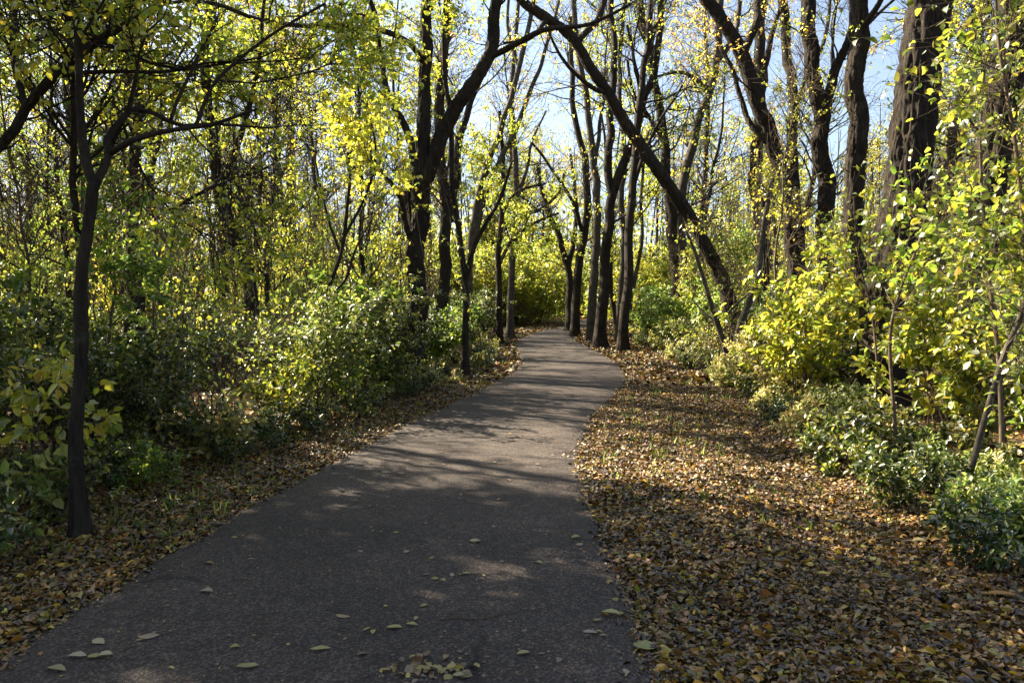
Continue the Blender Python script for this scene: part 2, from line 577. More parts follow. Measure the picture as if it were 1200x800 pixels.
def gz(x, y):
    x, y = np.asarray(x, float), np.asarray(y, float)
    d = np.maximum(np.maximum(xl(y) - x, x - xr(y)), 0)
    m = np.clip(d / 1.5, 0, 1)
    z = -0.03 + m * (0.10 * (vnoise(np.stack([x * 0.8, y * 0.8, x * 0], -1)) - 0.45) + 0.03 * (vnoise(np.stack([x * 3, y * 3, x * 0], -1)) - 0.5))
    return np.where(d <= 0, -0.05, z)


gs = np.sinh(np.linspace(-6.2, 6.2, 260)) / np.sinh(6.2)
gx = gs * 900 + np.linspace(-6, 6, 260)
gy = 6 + gs * 900 + np.linspace(-9, 9, 260)
GX, GY = np.meshgrid(np.sort(gx), np.sort(gy))
idx = np.arange(260 * 260).reshape(260, 260)
GF = np.stack([idx[:-1, :-1], idx[:-1, 1:], idx[1:, 1:], idx[1:, :-1]], -1).reshape(-1, 4)
ground = link('ground', mesh('ground', np.stack([GX, GY, gz(GX, GY)], -1), GF, M_SOIL))
tag(ground, 'brown forest floor on both sides of the asphalt path', 'ground', kind='structure')


# ------------------------------------------------------------------ traced trees
def tree(name, label, spec, cat='tree', group=None, bark=None, pal=YG, n1=14, n2=70, n3=260, lpt=5, leaf=(0.06, 0.10), zmin=2.2, L1=(1.2, 3.0), simple=False,
         sides=12, up=0.06, down=0.35, Y=None, wid=0.6, rough=0.05, tw=0.0035, flare=0.35, clump=0.42, detail=0, curl=False):
    """spec: first polyline is the trunk from the ground; each = (points in photo px, r0, r1 in px at that depth, depth drift in m)"""
    base = gnd(*spec[0][0][0]) if Y is None else at(spec[0][0][0][0], 400, Y)
    base = np.array([base[0], base[1], 0.0])
    Y0 = base[1]
    lim, px_all = [], []
    for k, (pts, r0, r1, dy) in enumerate(spec):
        pts = np.array(pts, float)
        if k == 0:
            ys = Y0
        else:
            allp = np.vstack(px_all)
            j = np.argmin(((allp[:, :2] - pts[0]) ** 2).sum(1))
            ys = allp[j, 2]
        s = np.r_[0, np.cumsum(np.linalg.norm(np.diff(pts, axis=0), axis=1))]
        s = s / s[-1]
        yk = ys + dy * s
        P = np.array([at(p[0], p[1], y) for p, y in zip(pts, yk)])
        if k == 0:
            P[0] = base + np.array([0, 0, -0.12])
        Q = resample(np.c_[P, pts, yk], 40)
        px_all.append(Q[:, 3:6])
        rr = np.interp(np.linspace(0, 1, 40), [0, 1], [r0, r1]) * Q[:, 5] / FPX
        if k == 0:
            h = Q[:, 2]
            rr = rr * (1 + flare * np.exp(-np.maximum(h, 0) / 0.28))
        kn = np.stack([vnoise(np.c_[Q[:, 2] * 1.7 + 9 * k + Y0, Q[:, 2] * .1 + 31 * q, Q[:, 0] * .6]) - .5 for q in range(3)], 1)
        Q[:, :3] += kn * np.minimum(np.arange(40) / 8.0, 1)[:, None] * rr[:, None] * (1.5 if k or r0 < 13 else .5) * (np.arange(40) > 0)[:, None] * min(1, k + .75)
        lim.append((Q[:, :3] - base, rr))
    root = empty(name, base, label, cat, group)
    P = np.stack([l[0] for l in lim])
    Rr = np.stack([l[1] for l in lim])
    if detail:                                            # a finer skin whose bark ridges are real relief
        m_ = 40 * 5
        f = np.linspace(0, 39, m_)
        tb = lambda a: np.stack([np.interp(f, np.arange(40), a[:, k]) for k in range(a.shape[1])], 1)
        P, Rr = np.stack([tb(p) for p in P]), np.stack([tb(r[:, None])[:, 0] for r in Rr])
    V, F = tubes(P, Rr, sides)
    # lumps and a slightly fluted section
    cen = np.repeat(P.reshape(-1, 3), sides, 0)
    o = V - cen
    V = cen + o * (1 + rough * 2.2 * (vnoise(V * np.array([6, 6, 3.0]) + 31.7) - 0.5) + rough * 2.5 * (vnoise(V * np.array([2.2, 2.2, 1.3]) + 7.1) - 0.5))[:, None]
    if detail:
        rr_ = np.linalg.norm(o, axis=1)
        sc_ = np.array([20, 20, 2.6])
        wv = V + (vnoise(V * 3.0 + 2.2) - .5)[:, None] * np.array([.12, .12, 0])
        g = np.minimum(np.abs(vnoise(wv * sc_ + 5.3) - .5) * 4.6, 1) * .7 + np.minimum(np.abs(vnoise(wv * np.array([37, 37, 7.0]) + 1.9) - .5) * 4.6, 1) * .3
        V = V + unit(o) * (np.minimum(detail, rr_ * .22) * (g - .65))[:, None]
    th = np.arctan2(o[:, 1], o[:, 0])
    V = V + o * (.55 * flare / .35 * np.exp(-np.maximum(V[:, 2], 0) / .22) * np.clip(np.cos(5 * th + 1.3 * np.sin(2 * th + Y0)), -.3, 1) * (np.linalg.norm(cen[:, :2], axis=1) < 1.0))[:, None]
    bk = bark or M_BARK
    link('trunk', mesh('trunk', V, F, bk), root)
    if n1:
        A, Ra = grow(P, Rr, n1, (0.25, 1), L1, (30, 65), up, 0.16, 8, 0.55, 0.006, zmin=zmin)
        Bq, Rb = grow(A, Ra, n2, (0.15, 1), (L1[0] * .5, L1[1] * .5), (25, 60), up * .6, 0.2, 6, 0.6, 0.004)
        Cq, Rc = grow(np.concatenate([Bq]), Rb, n3, (0.1, 1), (0.3, 0.85), (25, 65), 0.0, 0.22, 5, 0.7, tw)
        mb = MB()
        st, Rs = grow(P, Rr, 9, (.12, .85), (.08, .4), (35, 80), .02, .2, 4, .35, .004, .06, 0, zmin=.7)
        mb.add(*tubes(st, Rs, 5))
        mb.add(*tubes(A, Ra, 6)).add(*tubes(Bq, Rb, 4)).add(*tubes(Cq, Rc, 3))
        if lpt:
            mb.add(*twig_leaves(Cq, lpt, leaf, pal, wid, 0.1, down, simple=simple, clump=clump, curl=curl))
        link('crown', mb.mesh('crown', bk, M_CANOPY), root)
    return root


# left foreground
tree('tree', 'slim dark tree forking at head height by the left edge of the path, yellow-green crown', [
    ([(93, 628), (91, 520), (92, 420), (98, 320), (110, 218)], 7.6, 6.4, 0.0),
    ([(110, 222), (98, 178), (94, 110), (92, 55), (86, -20), (92, -140), (80, -260)], 5, 2.4, 0.6),
    ([(110, 222), (127, 184), (127, 158), (153, 127)], 5, 3.4, 0.3),
    ([(128, 180), (155, 163), (200, 152), (245, 146), (300, 128)], 3.8, 1.4, -0.5),
    ([(153, 127), (180, 132), (212, 146), (250, 145), (320, 150)], 2.8, 1.1, 0.5),
    ([(200, 140), (212, 110), (240, 50), (255, 20)], 2.0, 1.2, 0.8),
    ([(230, 146), (250, 100), (285, 65), (325, 36), (380, 5)], 2.4, 1.3, 0.7),
    ([(153, 127), (140, 150), (125, 182)], 3, 2.5, 0.2),
], pal=YG, n1=32, n2=200, n3=900, lpt=16, clump=.38, leaf=(0.039, 0.065), zmin=2.75, L1=(0.9, 2.2), up=0.07, sides=32, curl=True, detail=.03, flare=.38)
tree('tree', 'tree just outside the left edge whose long dark limb slants up across the corner', [
    ([(-330, 560), (-250, 400), (-130, 270), (0, 172), (30, 128), (75, 78), (130, 38), (180, 10), (250, -60), (300, -160)], 9.5, 3, -0.3),
    ([(-250, 400), (-240, 200), (-250, 0), (-240, -300)], 9, 4, 0.8),
    ([(30, 128), (15, 60), (25, -40)], 4, 2, 0.8),
    ([(0, 172), (-6, 200), (3, 235)], 3, 1.5, -.2),
], pal=YG, n1=34, n2=200, n3=700, lpt=11, clump=.42, leaf=(0.042, 0.065), zmin=2.9, L1=(1.0, 2.6), Y=6.3)
# big forked tree left of the path
tree('tree', 'stout dark tree left of the path splitting into two thick upright stems', [
    ([(487, 440), (486, 350), (491, 280), (496, 210)], 11.5, 10, 0.0),
    ([(496, 212), (497, 130), (498, 60), (502, -10), (500, -120), (510, -260)], 8, 4, 0.4),
    ([(498, 212), (519, 160), (550, 108), (572, 68), (581, 20), (590, -40), (620, -160), (640, -260)], 9, 4, -0.8),
    ([(494, 216), (476, 152), (462, 125), (452, 100), (445, 60), (440, 20), (405, -60)], 5, 2.2, -1.0),
    ([(486, 300), (481, 250), (486, 190)], 7, 4, 0.5),
    ([(497, 75), (480, 52), (450, 38), (410, 33), (350, 30), (300, 22), (250, 4), (200, 3), (165, 18)], 3.4, 1.8, -6.0),
    ([(483, 290), (470, 235), (452, 208), (430, 180)], 4, 1.5, -1),
    ([(572, 68), (600, 55), (640, 35), (690, 28), (740, 5)], 4, 1.5, -1.5),
    ([(502, 10), (515, -20), (540, -90)], 5, 2, 1),
], pal=YG, n1=30, n2=170, n3=700, lpt=11, leaf=(0.054, 0.092), zmin=3.2, L1=(1.2, 3.4), sides=80, rough=0.04, detail=.05)
tree('tree', 'leaning dark trunk among vines directly behind the stout forked tree', [
    ([(518, 418), (518, 365), (521, 300), (522, 240), (516, 170), (518, 90), (530, -40), (540, -200)], 7.5, 3.6, 1.0),
    ([(520, 280), (535, 210), (545, 140), (575, 60), (590, -60)], 5, 2, 1)], pal=YG, n1=16, n2=90, n3=380, lpt=9.6, leaf=(0.054, 0.092), L1=(1.2, 3.2))
tree('tree', 'thin dark tree standing at the grassy left edge beside the stout forked tree', [
    ([(544, 440), (546, 380), (545, 325), (538, 270), (530, 215), (528, 150), (520, 60), (525, -60)], 4.2, 2.2, 0.3),
    ([(545, 330), (556, 290), (570, 262), (585, 235), (600, 190)], 3.5, 1.5, -.5)], pal=YG, n1=16, n2=80, n3=300, lpt=13, leaf=(0.054, 0.085), L1=(0.8, 2.0), zmin=2.2)
tree('tree', 'pair of slender stems leaning right together behind the left bank', [
    ([(548, 405), (552, 300), (564, 215), (588, 150), (608, 80), (622, 20), (640, -80)], 5, 2, 2.0),
    ([(553, 290), (574, 215), (598, 165), (613, 128), (636, 68), (655, 0)], 4, 1.6, 1.0),
    ([(608, 80), (596, 30), (600, -40)], 2.4, 1.4, 1)], bark=M_GREY, pal=YG, n1=14, n2=70, n3=260, lpt=4.8, leaf=(0.054, 0.085), L1=(1, 2.8))
tree('tree', 'small upright tree with layered yellow-green foliage before the path bend', [
    ([(585, 403), (585, 350), (584, 300), (588, 250), (590, 190), (585, 130)], 4.5, 2, 0.3),
    ([(585, 310), (600, 280), (625, 262), (655, 250)], 2.4, 1.2, -1.0),
    ([(588, 250), (606, 225), (640, 215)], 2.2, 1.2, -1.2)], pal=YG, n1=34, n2=190, n3=800, lpt=14, leaf=(0.062, 0.092), L1=(1.2, 3.0), zmin=2.0, up=0.0)
tree('tree', 'bare grey tree with arching side branches high beyond the layered tree', [
    ([(597, 397), (600, 330), (604, 260), (604, 190), (600, 100), (612, -40)], 4.5, 2, 2),
    ([(606, 248), (630, 246), (655, 225), (662, 200)], 2.6, 1.2, -1),
    ([(606, 230), (618, 195), (622, 170), (640, 130)], 2.4, 1, 1)], bark=M_GREY, pal=YG, n1=16, n2=90, n3=320, lpt=2.4, leaf=(0.062, 0.092), L1=(1.5, 3.5))
# trunks by the bend
tree('tree', 'dark trunk at the right edge of the path, first of the cluster at the bend', [
    ([(703, 408), (704, 370), (709, 325), (714, 268), (718, 224), (740, 170), (752, 130), (770, 60), (780, -60)], 7, 3, 0.4),
    ([(717, 226), (713, 200), (717, 130), (722, 80), (716, 10), (725, -80)], 5, 2.5, 1.2),
    ([(752, 130), (748, 90), (735, 30)], 2.6, 1.4, .5)], n1=26, n2=150, n3=640, lpt=3.8, leaf=(0.062, 0.100), L1=(2.0, 5.0), pal=YG, zmin=3.5)
tree('tree', 'thin grey trunk close behind the dark trunk at the path edge', [
    ([(692, 399), (695, 340), (698, 290), (700, 236), (697, 190), (688, 120), (676, 40), (665, -60)], 5.5, 2.5, 1.0),
    ([(697, 190), (705, 130), (712, 80)], 2.6, 1.3, 1)], bark=M_GREY, n1=24, n2=140, n3=520, lpt=3.8, leaf=(0.062, 0.100), L1=(2.0, 5.0), zmin=3.5)
tree('tree', 'dark trunk at the inside of the bend where the path disappears', [
    ([(674, 394), (675, 345), (678, 310), (686, 270), (689, 240), (686, 190), (672, 120), (668, 20)], 5.5, 2.5, 1.0),
    ([(684, 275), (672, 240), (648, 200), (622, 165)], 2.6, 1.2, -1)], n1=16, n2=90, n3=320, lpt=4.8, leaf=(0.062, 0.100), L1=(1.2, 3.2), zmin=3)
tree('tree', 'short forking trunk left of the bend, last one beside the path', [
    ([(668, 388), (667, 345), (665, 316), (656, 278), (640, 240), (628, 190)], 5, 2, 1.0),
    ([(665, 316), (672, 280), (676, 240), (668, 180)], 3.4, 1.5, 1)], n1=16, n2=90, n3=360, lpt=9.6, leaf=(0.062, 0.100), L1=(1.2, 3.0), zmin=2.5)
tree('tree', 'upright dark trunk on the leafy verge, second of the cluster at the bend', [
    ([(730, 411), (731, 370), (736, 325), (740, 246), (744, 187), (750, 120), (760, 40), (770, -80)], 6, 2.6, 0.8),
    ([(742, 220), (755, 180), (775, 140), (800, 100)], 2.6, 1.2, -.6)], n1=26, n2=140, n3=580, lpt=4.2, leaf=(0.062, 0.100), L1=(1.8, 4.6), zmin=3.5)
tree('tree', 'slim grey trunk right behind the upright trunk on the leafy verge', [
    ([(724, 400), (727, 350), (731, 290), (728, 240), (732, 180), (726, 90), (735, -20)], 4, 2, .5),
    ([(736, 380), (742, 330), (752, 280), (752, 230), (756, 170)], 2.8, 1.5, .5)], bark=M_GREY, n1=20, n2=120, n3=460, lpt=4.2, leaf=(0.062, 0.100), L1=(1.2, 3.0), zmin=3.5)
# right-hand side
tree('tree', 'long bare tree leaning left from the right bank right over the path', [
    ([(888, 424), (873, 400), (860, 373), (840, 318), (812, 262), (787, 225), (750, 165), (712, 109), (675, 52), (641, 22), (605, -5), (560, -60), (520, -140)], 9, 4.2, -1.5),
    ([(675, 52), (700, 20), (715, -20), (740, -90)], 4, 2, 1.2),
    ([(712, 109), (690, 100), (660, 70), (640, 30)], 3, 1.2, -1),
    ([(641, 22), (620, 45), (590, 50)], 3, 1.2, -1)], n1=14, n2=80, n3=300, lpt=2.6, leaf=(0.054, 0.085), L1=(1.0, 2.6), zmin=4.0, sides=48, detail=.035, rough=.04, pal=OR)
tree('tree', 'straight dark trunk rising behind the base of the leaning tree', [
    ([(793, 402), (792, 342), (788, 252), (784, 230), (778, 170), (770, 110), (761, 56), (752, 16), (742, -40), (730, -140)], 6.6, 3.6, 0.5),
    ([(778, 165), (762, 140), (742, 110), (735, 70)], 3, 1.3, -1.2),
    ([(761, 56), (775, 10), (785, -60)], 3.5, 1.8, 1)], n1=26, n2=140, n3=600, lpt=3.8, leaf=(0.062, 0.100), L1=(2.0, 4.8), zmin=4, pal=YG)
tree('tree', 'grey trunk curving up right behind the leaning tree, dead leaves in its top', [
    ([(806, 398), (805, 320), (797, 255), (800, 215), (812, 175), (818, 140), (832, 105), (841, 70), (842, 25), (850, -60)], 6.8, 3.6, 0.8),
    ([(832, 105), (800, 85), (770, 90)], 3, 1.3, -1),
    ([(841, 70), (862, 40), (870, -30)], 4, 1.8, 1)], bark=M_GREY, n1=18, n2=120, n3=520, lpt=4.8, leaf=(0.062, 0.100), L1=(2.0, 4.8), zmin=4, pal=OR)
tree('tree', 'heavy black trunk curving up to the left above the right bank', [
    ([(936, 418), (934, 355), (932, 300), (929, 255), (921, 212), (904, 172), (887, 122), (870, 66), (848, 30), (829, -2), (810, -50), (795, -140)], 11, 5.5, -0.6),
    ([(870, 66), (885, 20), (890, -40)], 5, 3, 1),
    ([(904, 172), (880, 150), (868, 110), (852, 70), (838, 40)], 3.6, 2, 0.8)], n1=16, n2=90, n3=360, lpt=4, leaf=(0.054, 0.092), L1=(1.2, 3.0), zmin=4, sides=64, rough=0.04, detail=.045, pal=OR)
tree('tree', 'shaggy vine-covered trunk left of the heavy curved black trunk', [
    ([(897, 405), (896, 340), (892, 280), (887, 225), (887, 161), (893, 94), (891, 19), (894, -80)], 9, 5, 0.5),
    ([(887, 200), (898, 240), (902, 270)], 3, 2, -.3),
    ([(893, 94), (905, 40), (930, -20)], 4, 2, 1)], n1=22, n2=100, n3=360, lpt=4.8, leaf=(0.054, 0.085), L1=(0.8, 2.2), zmin=2, pal=OR)
tree('tree', 'upright trunk rising straight behind the curve of the heavy black trunk', [
    ([(940, 400), (936, 300), (929, 200), (929, 131), (925, 75), (919, 19), (912, -70), (915, -160)], 7.5, 4, 0.5),
    ([(929, 140), (945, 90), (965, 50), (975, -20)], 3, 1.5, .8)], n1=16, n2=80, n3=260, lpt=4.8, leaf=(0.054, 0.085), L1=(1.0, 2.6), zmin=3, pal=YG)
tree('tree', 'kinked dark trunk with a branch reaching right into blue sky', [
    ([(970, 420), (968, 330), (968, 260), (967, 210), (963, 165), (958, 120), (949, 60), (949, 0), (944, -90)], 11, 7, 0.3),
    ([(964, 128), (978, 92), (992, 55), (1003, 20), (1010, -40)], 6, 3, -1.0),
    ([(992, 55), (1030, 15), (1060, -10)], 2.5, 1.2, .5)], n1=16, n2=80, n3=240, lpt=4.8, leaf=(0.054, 0.085), L1=(1.0, 2.8), zmin=3, sides=64, rough=.04, detail=.045, pal=YG)
tree('tree', 'straight dark trunk between the kinked trunk and the broad furrowed trunk', [
    ([(999, 428), (1000, 330), (1000, 262), (1004, 200), (1005, 131), (1004, 56), (1008, -10), (1012, -140)], 12, 9, 0.3),
    ([(1005, 40), (1030, 5), (1050, -40)], 4, 2, -1)], n1=10, n2=50, n3=160, lpt=6.4, leaf=(0.054, 0.085), L1=(1.0, 2.6), zmin=3.5, sides=64, rough=.04, detail=.045, pal=YG)
tree('tree', 'broad trunk with deeply furrowed bark on the right, widest in the wood', [
    ([(1031, 480), (1036, 400), (1043, 330), (1056, 262), (1065, 200), (1075, 112), (1083, 50), (1092, -10), (1102, -120), (1110, -300)], 26, 20, 0.5)],
    n1=10, n2=60, n3=260, lpt=9.6, leaf=(0.054, 0.085), L1=(1.5, 3), zmin=5, sides=132, rough=.02, detail=.06, pal=YG)
tree('tree', 'thick rough trunk slanting up at the far right behind bright leaves', [
    ([(1140, 470), (1150, 330), (1160, 215), (1170, 157), (1178, 105), (1186, 45), (1190, -20), (1195, -200)], 20, 15, 0.3)],
    n1=10, n2=60, n3=260, lpt=9.6, leaf=(0.054, 0.085), L1=(1.5, 3), zmin=4.5, sides=110, rough=.03, detail=.055, pal=YG)
tree('tree', 'distant leaning trunk between the two thickest trunks on the right', [
    ([(1096, 410), (1104, 260), (1117, 175), (1134, 82), (1147, 25), (1158, -30), (1170, -120)], 11, 8, 0.5)],
    n1=14, n2=80, n3=340, lpt=8, leaf=(0.054, 0.085), L1=(1.2, 3), zmin=4.5, sides=14, pal=GR, bark=M_GREY)
tree('small_tree', 'thin forked tree, two bare grey stems in a V at the verge edge', [
    ([(856, 438), (862, 405), (869, 378), (886, 333), (892, 292), (896, 255), (905, 210)], 4.6, 2.5, 0.4),
    ([(855, 438), (848, 405), (838, 375), (826, 330), (815, 292), (800, 262)], 3.6, 1.8, -0.4),
    ([(841, 384), (858, 362), (876, 345), (890, 330)], 1.8, 0.9, -.4),
    ([(838, 375), (824, 365), (812, 352)], 1.5, .8, .3)], bark=M_GREY, n1=12, n2=50, n3=160, lpt=4, leaf=(0.046, 0.077), L1=(0.5, 1.4), zmin=1.4, pal=YG, flare=.15)
# left, deeper in the wood
tree('tree', 'dark straight trunk deep in the left wood behind the slim forked tree', [
    ([(163, 440), (161, 330), (159, 250), (158, 150), (150, 40), (150, -120)], 7.5, 4, 0.5),
    ([(159, 250), (185, 170), (190, 90)], 3, 1.5, 1)], n1=20, n2=120, n3=520, lpt=11, leaf=(0.054, 0.092), L1=(1.2, 3.2), zmin=3)
tree('tree', 'crooked trunk smothered in dead hanging vines in the left wood', [
    ([(296, 440), (290, 330), (272, 268), (258, 225), (250, 160), (240, 80), (250, -60)], 9, 4, 0.5),
    ([(258, 225), (280, 160), (300, 90), (310, 0)], 4, 2, -1)], n1=20, n2=120, n3=520, lpt=11, leaf=(0.054, 0.092), L1=(1.0, 3.0), zmin=3)
tree('small_tree', 'young dark stem curving out of the left shrubs, topped with bright yellow leaves', [
    ([(379, 470), (376, 400), (384, 342), (399, 298), (406, 252), (410, 207), (405, 150), (415, 90)], 2.8, 1.5, -0.3),
    ([(399, 298), (385, 260), (375, 215), (365, 160)], 1.8, 1, .4),
    ([(402, 280), (428, 230), (440, 180), (430, 120)], 1.8, 1, -.5),
    ([(384, 342), (404, 330), (418, 290), (440, 250)], 1.6, .8, .3)], n1=20, n2=80, n3=240, lpt=9.6, clump=.42, leaf=(0.054, 0.085), L1=(0.6, 1.6), zmin=2.2, pal=[((.50, .47, .05), 2), ((.40, .41, .05), 2), ((.28, .32, .04), 1)], flare=.1, wid=.75)

# ------------------------------------------------------------------ plants that are not traced limb by limb
def at0(px, Y):
    """ground point at depth Y below picture column px"""
    p = at(px, 400, Y)
    x, y = p[0], p[1]
    return (x, y, float(gz(x, y)))


def stems_from(n, h, lean, npts=7, r=0.008, curve=0.25):
    a = rng.uniform(0, 2 * math.pi, n)
    l = rng.uniform(0.1, 1, n) * lean
    hh = h * rng.uniform(0.65, 1.0, n)
    t = np.linspace(0, 1, npts)
    out = np.stack([np.cos(a), np.sin(a)], 1)
    xy = out[:, None, :] * (0.06 + l[:, None] * hh[:, None] * (t[None] ** 1.4))[:, :, None]
    z = hh[:, None] * (t[None] - curve * l[:, None] * t[None] ** 2.2) - 0.05
    P = np.concatenate([xy, z[:, :, None]], 2)
    P[:, 1:-1] += rng.normal(size=(n, npts - 2, 3)) * 0.02 * h
    return P, (r * hh / h)[:, None] * np.linspace(1, 0.35, npts)[None]


def shrub(name, label, cat, h=1.5, lean=0.55, ns=9, n2=70, n3=260, lpt=13, leaf=(0.04, 0.065), pal=SH, wid=0.6, r=0.011, mat=None, group=None,
          loc=(0, 0, 0), shown=3, down=0.25, tilt=0.5, low=0.12, tl=(0.12, 0.34), jit=0.18):
    P, Rr = stems_from(ns, h, lean, r=r)
    A, Ra = grow(P, Rr, n2, (low, 1), (0.3 * h, 0.55 * h), (25, 70), 0.05, 0.2, 6, 0.7, 0.003)
    B, Rb = grow(A, Ra, n3, (0.1, 1), tl, (20, 70), 0.02, 0.2, 4, 0.7, 0.002)
    B[:, :, 2] = np.maximum(B[:, :, 2], 0.02)
    root = empty(name, loc, label, cat, group)
    for k in range(shown):
        V, F = tubes(P[k:k + 1], Rr[k:k + 1], 6)
        link('stem', mesh('stem', V, F, M_STEM), root)
    mb = MB()
    if ns > shown:
        mb.add(*tubes(P[shown:], Rr[shown:], 5))
    mb.add(*tubes(A, Ra, 4)).add(*tubes(B, Rb, 3))
    mb.add(*twig_leaves(B, lpt, leaf, pal, wid, 0.0, down, tilt, jit=jit))
    link('foliage', mb.mesh('foliage', M_STEM, mat or M_SHRUB), root)
    return root


def grown_tree(name, label, cat, h=12, r=0.16, bare=0.3, n1=34, n2=190, n3=760, lpt=7, leaf=(0.09, 0.14), pal=YG, spread=0.28, group=None, loc=(0, 0, 0),
               bark=None, fork=True, sides=9, simple=True, wob=0.05, mat=None, tw=0.005, up=0.06, t3=(0.35, 0.9), clump=0.5):
    npt = 14
    t = np.linspace(0, 1, npt)
    w = np.cumsum(rng.normal(size=(npt, 2)), 0) * wob * h / npt * 1.6
    P = np.concatenate([w, (t * h - 0.1)[:, None]], 1)[None]
    P[0, 0, :2] = 0
    Rr = (r * (1 - 0.82 * t) * (1 + 0.35 * np.exp(-t * h / 0.3)))[None]
    root = empty(name, loc, label, cat, group)
    link('trunk', mesh('trunk', *tubes(P, Rr, sides), bark or M_BARK), root)
    A, Ra = grow(P, Rr, n1, (bare, 1), (spread * h * .6, spread * h * 1.2), (30, 65), up, 0.14, 8, 0.6, 0.006, tfall=0.55)
    B, Rb = grow(A, Ra, n2, (0.15, 1), (spread * h * .25, spread * h * .6), (25, 60), 0.03, 0.18, 6, 0.65, 0.0045)
    C_, Rc = grow(B, Rb, n3, (0.1, 1), t3, (25, 65), 0, 0.22, 4, 0.7, tw)
    mb = MB()
    mb.add(*tubes(A, Ra, 5)).add(*tubes(B, Rb, 4)).add(*tubes(C_, Rc, 3))
    if lpt:
        mb.add(*twig_leaves(C_, lpt, leaf, pal, 0.65, 0.05, 0.35, 0.6, simple=simple, clump=clump))
    link('crown', mb.mesh('crown', bark or M_BARK, mat or M_CANOPY), root)
    return root


def scatter(n, fx, fy, dmin, ok, tries=40, seed_pts=()):
    pts = [tuple(p) for p in seed_pts]
    k0 = len(pts)
    for _ in range(n * tries):
        if len(pts) - k0 >= n:
            break
        y = fy()
        x = fx(y)
        if not ok(x, y):
            continue
        dm = dmin(x, y)
        if all((x - a) ** 2 + (y - b) ** 2 > dm * dm for a, b in pts):
            pts.append((x, y))
    return pts[k0:]


def U(a, b):
    return rng.uniform(min(a, b), max(a, b))


clear_r = lambda x, y: not (965 < 600 + x / y * 880 < 1110 and y < 11.8)      # the broad trunk stays in view
clear_s = lambda x, y: not (890 < 600 + x / y * 880 < 1230 and y < 12)
clear_v = lambda x, y: not (795 < 600 + x / y * 880 < 905 and 10 < y < 18.5)      # the grey V stems stay in view
inview = lambda x, y, m=1.5: abs(x) < 0.70 * y + m
left_foot = lambda y: xl(y) - np.interp(y, [3, 6, 9, 18, 26, 40], [1.5, 1.35, 1.05, 1.1, 0.8, 0.6])
right_foot = lambda y: np.interp(y, [2, 4.5, 6, 9.5, 15, 23, 28, 33, 40, 55, 80], [3.2, 3.05, 2.95, 3.5, 3.95, 4.3, 4.3, 4.6, 6, 10, 22])


def place(protos, spots, sc, label=None, group=None, labels=None, tl=0.06):
    """first use moves the prototype itself, then copies"""
    for x, y in spots:
        k = int(rng.integers(len(protos)))
        p = protos[k]
        s = U(*sc)
        z = float(gz(x, y)) + 0.02
        if not p.get('used_once'):
            p['used_once'] = 1
            p.location, p.rotation_euler, p.scale = (x, y, z), (0, 0, U(0, 6.28)), (s, s, s)
            o = p
        else:
            o = copy_thing(p, (x, y, z), U(0, 6.28), (s * U(.9, 1.1), s * U(.9, 1.1), s * U(.9, 1.12)), tilt=(U(-tl, tl), U(-tl, tl)))
        if labels:
            o['label'] = labels[k]
        elif label:
            o['label'] = label
        if group:
            o['group'] = group
    for p in protos:                                      # a prototype that found no spot is removed with its parts
        if not p.get('used_once'):
            for ch in list(p.children):
                bpy.data.objects.remove(ch)
            bpy.data.objects.remove(p)
        else:
            del p['used_once']


# ---- forest trees, near to far
def variants(f, n, **kw):
    return [f(**{k: (v[i % len(v)] if isinstance(v, list) else v) for k, v in kw.items()}) for i in range(n)]


shade = [(-9.6, 8.2), (-10.3, 10.4), (-11.6, 9.0), (-11.2, 12.2), (-9.0, 6.0), (-10.9, 7.1), (-13, 13.2), (-8.2, 7.3)] + scatter(4, lambda y: U(-17, -0.72 * y - 3), lambda: U(-1, 7), lambda x, y: 2.6, lambda x, y: x < -4.5)  # added beyond the frame, placed and sized to shade the near path
place(variants(grown_tree, 3, name='tree', label='x', cat='tree', h=[7.6, 8.4, 6.8], r=[.09, .11, .08], bare=.3, spread=.36, n1=36, n2=200, n3=800, lpt=[12, 11, 13], clump=.37, leaf=(.09, .13), pal=[YG, GR, YG]),
      shade, (.9, 1.15), 'leafy autumn tree added left of the picture to shade the near path', 'added shade trees beyond the left edge of the view')
mid_l = scatter(21, lambda y: U(-0.74 * y - 3, left_foot(y) - 2.5), lambda: U(13, 34), lambda x, y: 2.1, lambda x, y: x < -3.6)
place(variants(grown_tree, 5, name='tree', label='x', cat='tree', h=[12, 9, 14, 8, 11], r=[.13, .08, .17, .07, .11], bare=[.22, .15, .3, .12, .2], n1=38, n2=220, n3=900, lpt=[10, 12, 8, 12, 9],
                leaf=(.05, .085), pal=[YG, GR, YG, GR, YG]),
      mid_l, (.85, 1.2), 'autumn tree with a thin trunk and yellow-green leaves inside the left wood', 'trees standing inside the left wood')
mid_r = scatter(16, lambda y: U(right_foot(y) + 3, 0.74 * y + 3), lambda: U(15, 36), lambda x, y: 2.3, lambda x, y: not 990 < 600 + 880 * x / y < 1080)
place(variants(grown_tree, 4, name='tree', label='x', cat='tree', h=[12, 9, 14, 8], r=[.13, .08, .17, .07], bare=[.22, .15, .3, .12], n1=38, n2=220, n3=900, lpt=[9, 14, 7, 14], leaf=(.05, .085), pal=[YG, GR, OR, YG]),
      mid_r, (.85, 1.2), 'autumn tree with a thin trunk and sparse leaves inside the right wood', 'trees standing inside the right wood')
far = scatter(105, lambda y: U(-0.72 * y - 4, 0.72 * y + 4), lambda: 34 + 46 * U(0, 1) ** 1.2, lambda x, y: 2.5, lambda x, y: (x < xl(y) - 1.2 or x > xr(y) + 1.2) and not (-24 < x < 7 and 40 < y < 64))
